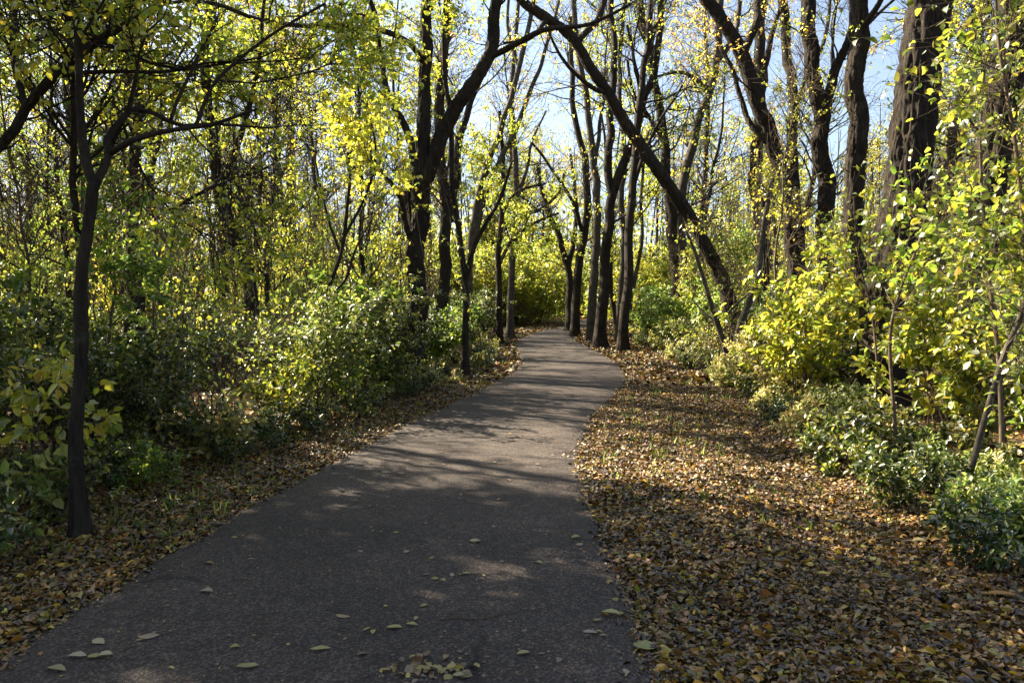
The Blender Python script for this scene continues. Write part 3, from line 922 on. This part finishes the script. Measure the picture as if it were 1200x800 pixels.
place(variants(grown_tree, 6, name='tree', label='x', cat='tree', h=[14, 10, 16, 9, 12, 11], r=[.16, .1, .2, .09, .14, .1], bare=[.15, .1, .25, .1, .2, .12], n1=38, n2=220, n3=1000,
                lpt=[9, 14, 5, 15, 10, 14], leaf=(.08, .13), pal=[YG, YE, OR, YG, YE, GR], sides=7, tw=.007),
      far, (.85, 1.25), 'distant autumn tree in the wood far beyond the bend of the path', 'distant trees beyond the bend')

tall = scatter(8, lambda y: U(-.32 * y, 5), lambda: U(38, 62), lambda x, y: 2.4, lambda x, y: x < xl(y) - 1.4, seed_pts=far)
place(variants(grown_tree, 3, name='tree', label='x', cat='tree', h=[17, 15, 18], r=[.16, .13, .19], bare=[.3, .25, .35], n1=44, n2=260, n3=1100, lpt=[3, 4, 2], leaf=(.09, .14), pal=[YG, YE, OR], sides=7, tw=.008, spread=.25),
      tall, (.9, 1.2), 'tall thin distant tree with sparse yellow leaves left of the bend', 'tall sparse trees left of the bend')
grown_tree(name='tree', label='added slim tree just behind the slim forked tree, its dense yellow-green crown shading the path', cat='tree', h=6.2, r=.055, bare=.45, n1=40, n2=240, n3=1000, lpt=9, leaf=(.045, .08), pal=YG, spread=.36,
           loc=(-4.3, 7.6, float(gz(-4.3, 7.6))), clump=.4, simple=False, tw=.003, t3=(.2, .6))  # added tree: its crown drops shadow on the near path and litter
# ---- saplings
SAPL = dict(name='sapling', cat='sapling', label='x', n1=26, n2=110, n3=330, simple=False, wob=.09, sides=6)
sap_l = scatter(38, lambda y: U(-0.72 * y - 1, left_foot(y) - 1.0), lambda: U(7.5, 27), lambda x, y: 1.15, lambda x, y: x < -2.6)
place(variants(grown_tree, 6, h=[4.2, 5.5, 3.4, 6, 4.8, 5], r=[.022, .03, .018, .034, .026, .028], bare=[.3, .3, .25, .3, .35, .3], lpt=[8, 7, 10, 7, 4, .5], leaf=(.04, .068), pal=[YE, YG, GR, YG, YG, OR], bark=M_STEM,
                spread=.26, t3=(.2, .55), tw=.003, **SAPL),
      sap_l, (.8, 1.2), 'thin-stemmed sapling with yellowing leaves rising from the left shrubs', 'saplings among the left shrubs', tl=.12)
sap_r = scatter(18, lambda y: U(right_foot(y) + 0.8, 0.72 * y + 1), lambda: U(8, 28), lambda x, y: 1.3, lambda x, y: clear_s(x, y))
place(variants(grown_tree, 5, h=[4.2, 5.2, 3.2, 3.8, 4.6], r=[.022, .03, .018, .02, .026], bare=[.3, .35, .25, .3, .3], lpt=[9, 6, 11, 9, .6], leaf=(.04, .07), pal=[YG, YE, GR, YG, OR], bark=M_STEM,
                spread=.26, t3=(.2, .55), tw=.003, **SAPL),
      sap_r, (.8, 1.2), 'thin-stemmed sapling with yellow-green leaves rising from the right shrubs', 'saplings among the right shrubs', tl=.12)

# ---- shrubs
HON = dict(name='shrub', cat='shrub', label='x')
hon = variants(shrub, 8, h=[1.35, 1.5, 1.7, 1.4, 1.55, 1.35, 1.6, 1.6], lean=[.7, .6, .5, .75, .6, .6, .5, .6], n2=90, n3=[420, 420, 420, 420, 420, 300, 300, 220], lpt=[12, 12, 12, 11, 12, 10, 9, .8],
               leaf=[(.04, .068), (.04, .068), (.04, .068), (.04, .068), (.035, .055), (.055, .095), (.06, .10), (.04, .07)], pal=[SH, SHG, SHY, SH, SHG, GR, GR, YG], mat=[None] * 5 + [M_CANOPY] * 3, **HON)
LSH = ['low spreading shrub with small dark glossy leaves in the left thicket', 'rounded shrub with small dark glossy leaves in the left thicket', 'tall shrub with yellowing leaves in the left thicket',
       'wide arching shrub with small dark leaves in the left thicket', 'upright shrub with dense tiny dark leaves in the left thicket',
       'soft mid-green shrub with larger thin leaves in the left thicket', 'tall loose green shrub with larger leaves in the left thicket', 'almost leafless shrub of bare brown stems in the left thicket']
sh_l = scatter(34, lambda y: left_foot(y) - 0.55 - 1.1 * U(0, 1), lambda: 4.3 + 26 * U(0, 1) ** 1.3, lambda x, y: .8 + .02 * y, lambda x, y: inview(x, y, 1))
sh_l += scatter(46, lambda y: U(-0.70 * y - 1, left_foot(y) - 1.6), lambda: 5.5 + 26 * U(0, 1) ** .9, lambda x, y: 1.0 + .02 * y, lambda x, y: x < -3, seed_pts=sh_l)
place(hon, sh_l, (.9, 1.25), None, 'shrubs massed in the left thicket', LSH)
honr = variants(shrub, 6, h=[1.2, 1.5, 1.8, 1.4, 1.9, 1.5], lean=[.7, .6, .5, .75, .5, .6], n2=85, n3=[360, 360, 340, 360, 300, 220], lpt=[10, 11, 10, 10, 9, .8], leaf=[(.045, .075), (.045, .075), (.055, .095), (.05, .08), (.06, .10), (.04, .07)],
                pal=[SHY, SH, GR, SHY, YG, YG], mat=[None, None, M_CANOPY, None, M_CANOPY, M_CANOPY], **HON)
RSH = ['low spreading shrub with yellowing leaves in the right thicket', 'rounded green shrub in the right thicket', 'tall soft green shrub with larger leaves in the right thicket', 'wide arching yellow-flecked shrub in the right thicket',
       'tall loose yellow-green shrub in the right thicket', 'almost leafless shrub of bare brown stems in the right thicket']
sh_r = scatter(26, lambda y: right_foot(y) + 0.6 + .9 * U(0, 1), lambda: 7.5 + 26 * U(0, 1) ** 1.2, lambda x, y: .9 + .02 * y, lambda x, y: inview(x, y, 1) and clear_r(x, y) and clear_v(x, y))
sh_r += scatter(44, lambda y: U(right_foot(y) + 1.5, 0.72 * y + 1), lambda: 6 + 26 * U(0, 1) ** .9, lambda x, y: 1.1 + .02 * y, lambda x, y: x > 4.3 and clear_r(x, y) and clear_v(x, y), seed_pts=sh_r)
place(honr, sh_r, (.85, 1.2), None, 'shrubs massed in the right thicket', RSH)
fsh = variants(shrub, 3, h=[2.2, 2.8, 3.4], lean=.5, ns=7, n2=80, n3=330, lpt=12, leaf=(.09, .14), tl=(.25, .6), pal=[GR, YG, SHY], shown=1, mat=M_CANOPY, r=.016, **HON)
far_s = scatter(80, lambda y: U(-0.70 * y - 2, 0.70 * y + 2), lambda: U(29, 62), lambda x, y: 2.0, lambda x, y: x < xl(y) - 1.6 or x > xr(y) + 1.4)
place(fsh, far_s, (.8, 1.3), 'distant yellow-green shrub filling the wood floor beyond the bend', 'distant shrubs beyond the bend')
wall_s = scatter(34, lambda y: U(-5, .34 * y), lambda: U(44, 66), lambda x, y: 1.5, lambda x, y: x < xl(y) - 1.6 or x > xr(y) + 1.2)
wsh = variants(shrub, 3, h=[3.2, 4.2, 5.2], lean=.6, ns=9, n2=100, n3=420, lpt=13, leaf=(.12, .18), tl=(.3, .8), pal=[YG, GR, YG], shown=1, mat=M_CANOPY, low=.02, r=.025, **HON)
place(wsh, wall_s, (.8, 1.4), 'tall bright yellow-green bush where the path bends out of sight', 'bright bushes closing the view at the bend')
# ---- low plants along both feet
lowp = variants(shrub, 4, name='low_plant', cat='plant', label='x', h=[.42, .55, .35, .5], lean=.8, ns=7, n2=26, n3=90, lpt=8, leaf=(.03, .06), pal=[SH, SHY, PALE, SH], shown=0, r=.004, tl=(.06, .16))
lo_l = scatter(48, lambda y: left_foot(y) + U(-.55, .25), lambda: 3.6 + 24 * U(0, 1) ** 1.3, lambda x, y: .4 + .012 * y, lambda x, y: inview(x, y, .5))
place(lowp, lo_l, (.7, 1.15), 'low leafy plant at the foot of the left thicket', 'low plants at the foot of the left thicket')
lowr = variants(shrub, 4, name='low_plant', cat='plant', label='x', h=[.42, .6, .35, .5], lean=.8, ns=7, n2=26, n3=90, lpt=8, leaf=(.035, .065), pal=[SHY, SHY, PALE, SH], shown=0, r=.004, tl=(.06, .16))
lo_r = scatter(64, lambda y: right_foot(y) + abs(rng.normal()) * .7 - .1, lambda: 4.2 + 24 * U(0, 1) ** 1.4, lambda x, y: .32 + .012 * y, lambda x, y: inview(x, y, .5))
place(lowr, lo_r, (.7, 1.2), 'low leafy plant at the foot of the right thicket', 'low plants at the foot of the right thicket')

# ---- plants that stand out
BIG = dict(wid=.62, tilt=.45)
shrub('leafy_plant', 'broad-leaved pale green plant at the foot of the slim forked tree', 'plant', h=.75, lean=.6, ns=7, n2=16, n3=40, lpt=3.2, leaf=(.09, .14), pal=[((.34, .36, .12), 3), ((.22, .28, .07), 2)], r=.006, loc=at0(48, 5.35), mat=M_CANOPY, tl=(.1, .22), **BIG)
shrub('sapling', 'bright yellow drooping leaf spray just left of the slim forked tree', 'sapling', h=1.35, lean=.3, ns=3, n2=16, n3=60, lpt=4, leaf=(.07, .11), pal=YE, r=.007, loc=at0(66, 5.6), mat=M_CANOPY, low=.45, down=.8, **BIG)
shrub('leafy_plant', 'pale yellow broad-leaved plant leaning out of the left shrubs towards the path', 'plant', h=.75, lean=.7, ns=6, n2=22, n3=80, lpt=4, leaf=(.07, .11), pal=PALE, r=.006, loc=at0(262, 7.6), mat=M_CANOPY, **BIG)
shrub('shrub', 'sunlit yellow-green shrub beside the fallen branch on the left', 'shrub', h=1.0, lean=.7, ns=8, n2=40, n3=170, lpt=8, leaf=(.05, .085), pal=YG, loc=at0(325, 9.3), mat=M_CANOPY, **BIG)
shrub('shrub', 'light yellow-green shrub at the foot of the stout forked tree', 'shrub', h=.9, lean=.7, ns=9, n2=40, n3=200, lpt=9, leaf=(.05, .085), pal=SHY, loc=at0(448, 12.4), mat=M_CANOPY, **BIG)
shrub('fern_plant', 'low bright green fern-like plant in front of the left shrubs', 'plant', h=.55, lean=.9, ns=10, n2=44, n3=150, lpt=7, leaf=(.03, .055), pal=[((.12, .2, .03), 1), ((.2, .26, .04), 1)], r=.004, loc=at0(175, 6.5), shown=0, mat=M_CANOPY, tl=(.06, .16))
for k, (px, Y, h) in enumerate([(878, 14.6, .9), (893, 13.0, 1.0), (915, 11.8, 1.0)]):
    shrub('weed_clump', ['pale straw-yellow weeds at the foot of the V-shaped grey stems', 'pale yellow weeds spilling from the right thicket, middle clump', 'tall yellowing weeds in front of the heavy curved trunk'][k], 'weeds',
          h=h, lean=.45, ns=16, n2=60, n3=220, lpt=7, leaf=(.04, .08), pal=PALE, r=.004, loc=at0(px, Y), mat=M_CANOPY, shown=0, wid=.5)
for k, (px, Y, h) in enumerate([(765, 27, 2.4), (800, 24, 2.2), (832, 21, 1.7)]):
    shrub('shrub', ['bright green shrub right of the upright trunks at the bend', 'bright green shrub beneath the straight dark trunk', 'bright green shrub left of the leaning tree base'][k], 'shrub',
          h=h, lean=.45, ns=10, n2=80, n3=360, lpt=9, leaf=(.07, .12), pal=[((.17, .25, .05), 3), ((.10, .16, .03), 2), ((.3, .34, .06), 1)], loc=at0(px, Y), mat=M_CANOPY, tl=(.2, .45))


def leaning(name, label, pts, r0, r1, dy, n2, n3, lpt, leaf, pal, zmin=.8, wid=.62, cat='sapling', L=(.4, 1.0), Y=None, down=.4, bark=None, clump=.25):
    return tree(name, label, [(pts, r0, r1, dy)], cat=cat, bark=bark or M_STEM, n1=n2, n2=n2 * 3, n3=n3, lpt=lpt, leaf=leaf, pal=pal, zmin=zmin, L1=L, sides=7, up=.02, wid=wid, flare=.1, rough=.03, tw=.0022, Y=Y, down=down, clump=clump, curl=True)


leaning('sapling', 'slender straight sapling before the broad furrowed trunk, glowing yellow leaves on top', [(1054, 548), (1047, 472), (1045, 389), (1058, 335), (1075, 290), (1085, 250)], 2.6, 1.2, -.3, 12, 60, 3.4, (.06, .105), NEAR, 1.35, L=(.25, .6))
leaning('sapling', 'pale stem slanting right from the leafy ground at the right edge', [(1118, 592), (1137, 546), (1154, 490), (1176, 416), (1200, 360), (1225, 270)], 4.4, 2.2, -.2, 18, 110, 5.5, (.045, .08), NEAR, .9, L=(.35, .9), bark=M_GREY)
leaning('sapling', 'thin pair stem left of the slender straight sapling', [(1020, 520), (1028, 440), (1022, 370), (1006, 300), (1000, 230)], 1.6, .8, .2, 14, 80, 4, (.06, .10), YG, 1.0, L=(.3, .7))
leaning('sapling', 'leafy bush stem in front of the thick slanting far-right trunk', [(1175, 560), (1172, 440), (1160, 330), (1150, 220), (1150, 140), (1155, 70)], 3, 1.2, .3, 26, 190, 5.5, (.045, .085), NEAR, .7, L=(.35, .7))
leaning('sapling', 'tall leafy sapling at the very right edge with round green leaves', [(1235, 620), (1225, 450), (1205, 300), (1190, 160), (1170, 50), (1165, -60)], 4, 1.4, .3, 32, 220, 4.5, (.045, .085), NEAR, .8, L=(.35, .75))
leaning('sapling', 'low sapling with olive leaves covering the base of the broad furrowed trunk', [(1112, 520), (1112, 450), (1116, 390), (1124, 340), (1128, 300)], 2.4, 1, .1, 14, 70, 4, (.05, .09), GR, .5, L=(.25, .5))
leaning('sapling', 'leafy sapling with pale yellow leaves behind the slanting pale stem', [(1180, 540), (1175, 460), (1165, 390), (1150, 330)], 2.4, 1, .2, 26, 150, 5, (.045, .08), YG, .5, L=(.4, .9))
for k, (px, Y, h) in enumerate([(1165, 5.3, .34), (1200, 4.9, .38), (1130, 6.2, .4), (1215, 5.6, .5), (1085, 6.9, .42), (985, 9.8, .6)]):
    shrub('low_plant', ['pale sunlit ground plant below the slanting pale stem', 'sunlit low leafy plant at the right picture edge', 'green ground plant behind the slanting pale stem', 'taller sunlit plant at the right picture edge',
                        'low green plant between the slender sapling and the slanting stem', 'green low plant left of the broad furrowed trunk'][k], 'plant', h=h, lean=.8, ns=12, n2=50, n3=200, lpt=8, leaf=(.035, .065),
          pal=[((.20, .24, .06), 3), ((.10, .14, .03), 4), ((.34, .35, .12), 1)], r=.004, loc=at0(px, Y), mat=M_CANOPY, shown=0, tl=(.07, .16))

# ---- dead wood and vines
def twig_thing(name, label, cat, pts, r0, r1, z=0.02, forks=0, group=None):
    P = np.array([gnd(*p) for p in pts])
    P[:, 2] = z
    Q = resample(P, 14)
    o0 = Q[0].copy()
    Q[:, 2] += np.abs(rng.normal(size=14)) * r0 * .6
    Q = Q - o0
    Rr = np.linspace(r0, r1, 14)
    mb = MB()
    mb.add(*tubes(Q[None], Rr[None], 7))
    if forks:
        A, Ra = grow(Q[None], Rr[None], forks, (.3, .95), (.08, .3) if r0 < .02 else (.3, .9), (25, 50), 0.0, .12, 5, .6, .001)
        A[:, :, 2] = np.maximum(A[:, :, 2] * .3, 0)
        mb.add(*tubes(A, Ra, 5))
    o = link(name, mb.mesh(name, M_STEM, M_CANOPY), None, o0)
    return tag(o, label, cat, group)


twig_thing('twig', 'long pale twig lying across the asphalt near the front', 'twig', [(514, 729), (535, 726), (560, 728), (589, 722)], .0045, .0025, .012, 1)
twig_thing('twig', 'short curved dark twig on the asphalt left of the long twig', 'twig', [(300, 752), (304, 742), (308, 732), (306, 726)], .003, .002, .012)
twig_thing('twig', 'thin straw lying flat near the right path edge', 'twig', [(690, 772), (697, 777), (703, 783)], .002, .0012, .012)
twig_thing('fallen_branch', 'dead branch lying in front of the left shrubs', 'branch', [(395, 459), (370, 456), (340, 458), (312, 462), (296, 458)], .035, .012, .32, 4)

def vines(px, Y, n, spread, zt, label):
    vb = at(px, 300, Y)
    x0, yv = rng.normal(0, spread, n), rng.normal(0, .5, n)
    top, bot = rng.uniform(zt * .6, zt, n), rng.uniform(.3, 2.2, n)
    tt = np.linspace(0, 1, 9)
    P = np.stack([x0[:, None] + rng.normal(0, .3, (n, 1)) * tt + rng.normal(size=(n, 9)) * .03, yv[:, None] + rng.normal(size=(n, 9)) * .03, top[:, None] * (1 - tt) + bot[:, None] * tt], -1)
    mb = MB()
    mb.add(*tubes(P, np.full((n, 9), .006), 4))
    Av, Rv = grow(P, np.full((n, 9), .006), n * 4, (.1, 1), (.3, .9), (10, 60), -.25, .2, 6, .7, .003)
    mb.add(*tubes(Av, Rv, 3))
    mb.add(*twig_leaves(Av, 2.5, (.06, .1), YG))
    tag(link('vines', mb.mesh('vines', M_GREY, M_CANOPY), None, (vb[0], Y, 0)), label, 'vines')


vines(262, 15.0, 46, .5, 5.2, 'curtain of dead grey vines hanging over the crooked trunk')
vines(345, 13.0, 26, .7, 5.0, 'thin vines hanging between the crooked trunk and the young curved stem')
vines(205, 17.0, 26, .7, 5.5, 'tangle of thin vines beside the dark straight trunk deep in the left wood')
vines(468, 16.2, 22, .35, 6.0, 'vines and twigs hanging just left of the stout forked tree')
vines(893, 20.4, 30, .28, 6.0, 'ragged vines hanging on the shaggy trunk on the right')

# ------------------------------------------------------------------ far wood that reads as one mass
mb = MB()
n = 46000
y = rng.uniform(62, 125, n)
x = rng.uniform(-1, 1, n) * (0.74 * y + 8)
hmax = 5 + 8 * vnoise(np.stack([x * .12, y * .08, x * 0], -1)) + 5 * vnoise(np.stack([x * .5, y * .3, x * 0 + 4], -1))
z = hmax * rng.uniform(0, 1, n) ** 1.25
cl = vnoise(np.stack([x * .45, y * .4, z * .5], -1))
k = (cl > .42) | (z < 2.5)
x, y, z = x[k], y[k], z[k]
n = len(x)
pal_i = vnoise(np.stack([x * .15, y * .15, x * 0 + 8], -1))
cA, cB = palette(YG, n), palette(YE + OR, n)
col = np.where((pal_i > .55)[:, None], cB, cA)
mb.add(*leaves(np.stack([x, y, z], -1), rng.normal(size=(n, 3)), rng.normal(size=(n, 3)) + np.array([0, 0, .8]), rng.uniform(.3, .6, n), .7, col, simple=True))
m_ = 260
y = rng.uniform(60, 122, m_)
x = rng.uniform(-1, 1, m_) * (0.74 * y + 8)
t = np.linspace(0, 1, 6)
P = np.stack([x[:, None] + rng.normal(0, 1.2, (m_, 1)) * t ** 1.3, np.repeat(y[:, None], 6, 1), t[None] * rng.uniform(9, 19, (m_, 1)) - .1], -1)
mb.add(*tubes(P, rng.uniform(.08, .22, (m_, 1)) * (1 - .75 * t)[None], 5))
A, Ra = grow(P, np.full((m_, 6), .08), 1500, (.25, 1), (2, 5), (25, 55), .06, .15, 6, .6, .015)
mb.add(*tubes(A, Ra, 3))
tag(link('woodland', mb.mesh('woodland', M_BARK, M_CANOPY)), 'far yellow-green woodland closing the view behind all the trees', 'woodland', kind='stuff')

# ------------------------------------------------------------------ leaf litter, grass, leaves on the path
def litter_leaves(x, y, lift=(0.002, .03), size=(.05, .10), pal=LIT, tilt=.5):
    dr = vnoise(np.stack([x * 1.6, y * 1.6, x * 0 + 5], -1)) * .6 + vnoise(np.stack([x * 5, y * 5, x * 0 + 1], -1)) * .4
    k = rng.random(len(x)) < np.clip(.35 + 1.5 * (dr - .25), .3, 1)
    x, y, dr = x[k], y[k], dr[k]
    n = len(x)
    z = gz(x, y) + rng.uniform(*lift, n) + np.clip(dr - .45, 0, 1) * .09 * (lift[1] > 0)
    a = rng.uniform(0, 2 * math.pi, n)
    ax = np.stack([np.cos(a), np.sin(a), rng.normal(0, .22, n)], -1)
    nor = unit(np.array([0, 0, 1.0]) + rng.normal(size=(n, 3)) * tilt)
    sz = size[0] + (size[1] - size[0]) * rng.beta(1.1, 2.4, n) * 1.55
    return curled(np.stack([x, y, z], -1) - ax * sz[:, None] * .5, ax, nor, sz, rng.uniform(.4, .8, n), palette(pal, n, .3), cup=rng.normal(.18, .42, n), bow=rng.normal(.04, .14, n))


def strip(n, y0, y1, fl, fr, pw=2.0):
    u_ = rng.random(n)
    y = y0 * (y1 / y0) ** u_                              # density falls off as 1/y
    a, b = fl(y), fr(y)
    return a + (b - a) * rng.random(n), y


mb = MB()
edge = lambda y: xr(y) - .02
for (n, y0, y1, fl, fr, sz) in [(170000, 2.6, 14, lambda y: xr(y) - .01, lambda y: right_foot(y) + .9, (.018, .056)), (24000, 14, 48, lambda y: xr(y) - .01, lambda y: right_foot(y) + 1.2, (.07, .14)),
                               (85000, 2.6, 14, lambda y: left_foot(y) - .7, lambda y: xl(y) + .01, (.018, .056)), (15000, 14, 48, lambda y: left_foot(y) - 1, lambda y: xl(y) + .01, (.07, .14)),
                               (9000, 3, 16, lambda y: left_foot(y) - 4, lambda y: left_foot(y) - .6, (.05, .10)), (9000, 3, 16, lambda y: right_foot(y) + .7, lambda y: right_foot(y) + 5, (.05, .10))]:
    x, y = strip(n, y0, y1, fl, fr)
    k = inview(x, y, .6)
    mb.add(*litter_leaves(x[k], y[k], size=sz))
# spilled over the edges of the asphalt
for n, f, s_ in ((6500, xr, -1), (5000, xl, 1)):
    y = 2.6 * (30 / 2.6) ** rng.random(n)
    k = rng.random(n) < vnoise(np.stack([y * 2.2, y * 0 + s_, y * 0], -1)) * 1.3
    y, n = y[k], int(k.sum())
    x = f(y) + s_ * np.abs(rng.normal(0, .06, n)) * rng.choice([.6, 1, 2.6], n, p=[.5, .38, .12])
    V, F, Cc = litter_leaves(x, y, (.0, .0), (.016, .055), tilt=.25)
    V = V.reshape(-1, 11, 3)
    V[:, :, 2] += .045
    mb.add(V.reshape(-1, 3), F, Cc)
m_ = 5200                                                # stalks and broken twigs among the leaves
x, y = strip(m_, 2.8, 22, lambda y: xr(y) + .02, lambda y: right_foot(y) + .6)
x2, y2 = strip(m_ // 2, 2.8, 22, lambda y: left_foot(y) - .5, lambda y: xl(y) - .02)
x, y = np.r_[x, x2], np.r_[y, y2]
a, ln = rng.uniform(0, 6.28, len(x)), rng.uniform(.04, .2, len(x))
t = np.linspace(-.5, .5, 4)
bend = rng.normal(0, .15, len(x))
P = np.stack([x[:, None] + np.cos(a + 0)[:, None] * ln[:, None] * t + np.sin(a)[:, None] * (bend * ln)[:, None] * t ** 2,
              y[:, None] + np.sin(a)[:, None] * ln[:, None] * t - np.cos(a)[:, None] * (bend * ln)[:, None] * t ** 2, gz(x, y)[:, None] + .03 + rng.normal(0, .008, (len(x), 4))], -1)
mb.add(*tubes(P, np.repeat(rng.uniform(.0007, .002, (len(x), 1)), 4, 1), 3))
lm = mb.mesh('leaf_litter', M_STEM, M_LITTER)
tag(link('leaf_litter', lm), 'brown and yellow fallen leaves carpeting both verges of the path', 'fallen leaves', kind='stuff')

n = 9000
mb = MB()
gxs, gys = [], []
for (m_, fl, fr) in ((420, lambda y: xr(y) + .15, lambda y: right_foot(y) + .4), (420, lambda y: left_foot(y) + .1, lambda y: xl(y) - .05)):
    x, y = strip(m_, 4.6, 34, fl, fr)
    k = vnoise(np.stack([x * .9, y * .9, x * 0 + 2], -1)) > .5
    gxs.append(np.repeat(x[k], 4))
    gys.append(np.repeat(y[k], 4))
x, y = np.concatenate(gxs), np.concatenate(gys)
n = len(x)
x, y = x + rng.normal(0, .03, n), y + rng.normal(0, .03, n)
k = (x < xl(y) - .02) | (x > xr(y) + .02)
x, y = x[k], y[k]
n = len(x)
ax = rng.normal(size=(n, 3)) * .45 + np.array([0, 0, 1.0])
mb.add(*leaves(np.stack([x, y, gz(x, y)], -1), ax, rng.normal(size=(n, 3)), rng.uniform(.05, .13, n), .09, palette([((.10, .15, .03), 3), ((.18, .2, .05), 2), ((.28, .24, .09), 1)], n), droop=.35))
tag(link('grass', mb.mesh('grass', M_STEM, M_CANOPY)), 'short green grass blades poking through the fallen leaves', 'grass', kind='stuff')


m_ = 700
y = 3 * (26 / 3) ** rng.random(m_)
x = xl(y) + (xr(y) - xl(y)) * np.clip(rng.beta(.75, .75, m_), .02, .98)
a, ln = rng.uniform(0, 6.28, m_), rng.uniform(.015, .11, m_)
t = np.linspace(-.5, .5, 4)
bd = rng.normal(0, .5, m_) * ln
P = np.stack([x[:, None] + np.cos(a)[:, None] * ln[:, None] * t + np.sin(a)[:, None] * bd[:, None] * t ** 2, y[:, None] + np.sin(a)[:, None] * ln[:, None] * t - np.cos(a)[:, None] * bd[:, None] * t ** 2, np.full((m_, 4), .0105)], -1)
mb = MB()
mb.add(*tubes(P, np.repeat(rng.uniform(.0006, .0016, (m_, 1)), 4, 1), 3))
m_ = 1500
y = 3 * (20 / 3) ** rng.random(m_)
x = xl(y) + (xr(y) - xl(y)) * np.clip(rng.beta(.6, .6, m_), .01, .99)
a = rng.uniform(0, 6.28, m_)
mb.add(*curled(np.stack([x, y, np.full(m_, .012)], -1), np.stack([np.cos(a), np.sin(a), a * 0], -1), unit(np.array([0, 0, 1.0]) + rng.normal(size=(m_, 3)) * .15), rng.uniform(.006, .022, m_), .6, palette(LIT, m_, .3), .2, .05))
tag(link('debris', mb.mesh('debris', M_STEM, M_LITTER)), 'bits of stalk and leaf crumbs strewn over the asphalt', 'debris', kind='stuff')


def fallen(px, py, size, col, wid, label, group=None, rot=None, tip=.12, z=.013):
    p = gnd(px, py)
    a = U(0, 6.28) if rot is None else rot
    ax = np.array([[math.cos(a), math.sin(a), .03]])
    size = size * .8
    V, F, Cc = curled(-ax * size * .5, ax, np.array([[U(-tip, tip), U(-tip, tip), 1.0]]), np.array([size]), wid, np.array([col]) * np.array([.64, .57, .45]), cup=U(.0, .45), bow=U(-.08, .12))
    V[:, 2] -= V[:, 2].min()
    tag(link('fallen_leaf', mesh('fallen_leaf', V, F, M_LITTER, Cc), None, (p[0], p[1], z)), label, 'leaf', group)


YEL, PAL, TAN, BRN, GRN = (.50, .42, .10), (.55, .46, .36), (.40, .28, .15), (.20, .12, .07), (.30, .34, .10)
for a in [(716, 721, .13, (.55, .52, .16), .75, 'large pale yellow leaf at the right edge of the path'), (692, 743, .09, (.50, .36, .32), .5, 'pinkish tan leaf inside the right edge of the path'),
          (757, 760, .15, (.34, .38, .10), .8, 'large green-yellow leaf lying on the verge at the bottom path corner'), (557, 636, .10, (.58, .56, .40), .8, 'pale cream leaf in the middle of the path'),
          (242, 695, .10, (.50, .40, .30), .7, 'rounded pale tan leaf left of centre on the path'), (174, 748, .12, (.52, .40, .34), .6, 'pinkish pale leaf on the lower left path'),
          (90, 772, .11, (.55, .50, .40), .55, 'whitish leaf at the lower left, outermost of a loose group'), (115, 755, .10, (.55, .52, .32), .6, 'cream leaf above the other leaves at the lower left'),
          (123, 771, .08, (.58, .55, .40), .9, 'round cream leaf close to a yellow one at the lower left'), (109, 772, .07, (.48, .42, .12), .8, 'small yellow leaf between two cream leaves at the lower left'),
          (66, 787, .13, (.42, .38, .18), .4, 'long olive-yellow leaf at the bottom left corner of the path'), (290, 784, .12, (.45, .40, .14), .45, 'long yellow leaf at the bottom of the path'),
          (376, 763, .12, (.50, .46, .14), .35, 'slender yellow leaf left of the long twig'), (462, 738, .10, (.48, .44, .10), .5, 'yellow leaf just left of the long twig'),
          (483, 734, .08, (.46, .44, .12), .4, 'slim yellow leaf touching the end of the long twig'), (402, 725, .10, (.45, .36, .18), .4, 'tan and yellow leaf above the slender yellow leaf'),
          (613, 768, .08, (.46, .42, .14), .5, 'narrow yellow leaf alone on the lower right path'), (542, 795, .11, (.50, .46, .22), .6, 'cream-yellow leaf at the bottom edge of the path'),
          (675, 632, .09, (.40, .44, .08), .7, 'yellow-green leaf pair by the right path edge'), (1175, 699, .22, (.55, .28, .04), .4, 'big orange-brown leaf on the litter at the right edge'),
          (965, 675, .10, (.70, .52, .03), .6, 'bright yellow leaf lying on the brown litter'), (1078, 637, .13, (.72, .66, .30), .7, 'large pale leaf catching the sun near the right plants'),
          (245, 662, .10, (.45, .24, .09), .6, 'curled orange-brown leaf on the left half of the path')]:
    fallen(*a[:5], a[5], rot=U(-.5, .5) + (3.14 if U(0, 1) < .5 else 0))
KIND = [(YEL, 'small yellow leaf lying flat on the dark asphalt', 'small yellow leaves on the asphalt'), (PAL, 'small pale leaf lying flat on the dark asphalt', 'small pale leaves on the asphalt'),
        (TAN, 'small tan leaf lying flat on the dark asphalt', 'small tan leaves on the asphalt'), (BRN, 'small brown leaf lying flat on the dark asphalt', 'small brown leaves on the asphalt')]


def drop(px, py, big=1.0, tip=.18, z=.013):
    k = int(rng.choice(4, p=[.36, .07, .29, .28]))
    fallen(px, py, U(.022, .075) * big, tuple(np.array(KIND[k][0]) * U(.7, 1.1)), U(.4, .75), KIND[k][1], KIND[k][2], tip=tip, z=z)


for _ in range(80):                                     # the loose heap at the bottom and the drift behind it
    drop(rng.normal(505, 30), rng.normal(787, 8), .95, .6, U(.008, .03))
for _ in range(15):
    drop(rng.normal(532, 20), rng.normal(677, 3), .9, .4)
for _ in range(150):
    y = 3.2 * (15 / 3.2) ** U(0, 1)
    x = xl(y) + (xr(y) - xl(y)) * U(.03, .97)
    drop(600 + FPX * x / y, 350 + FPX * EYE / y, .95)
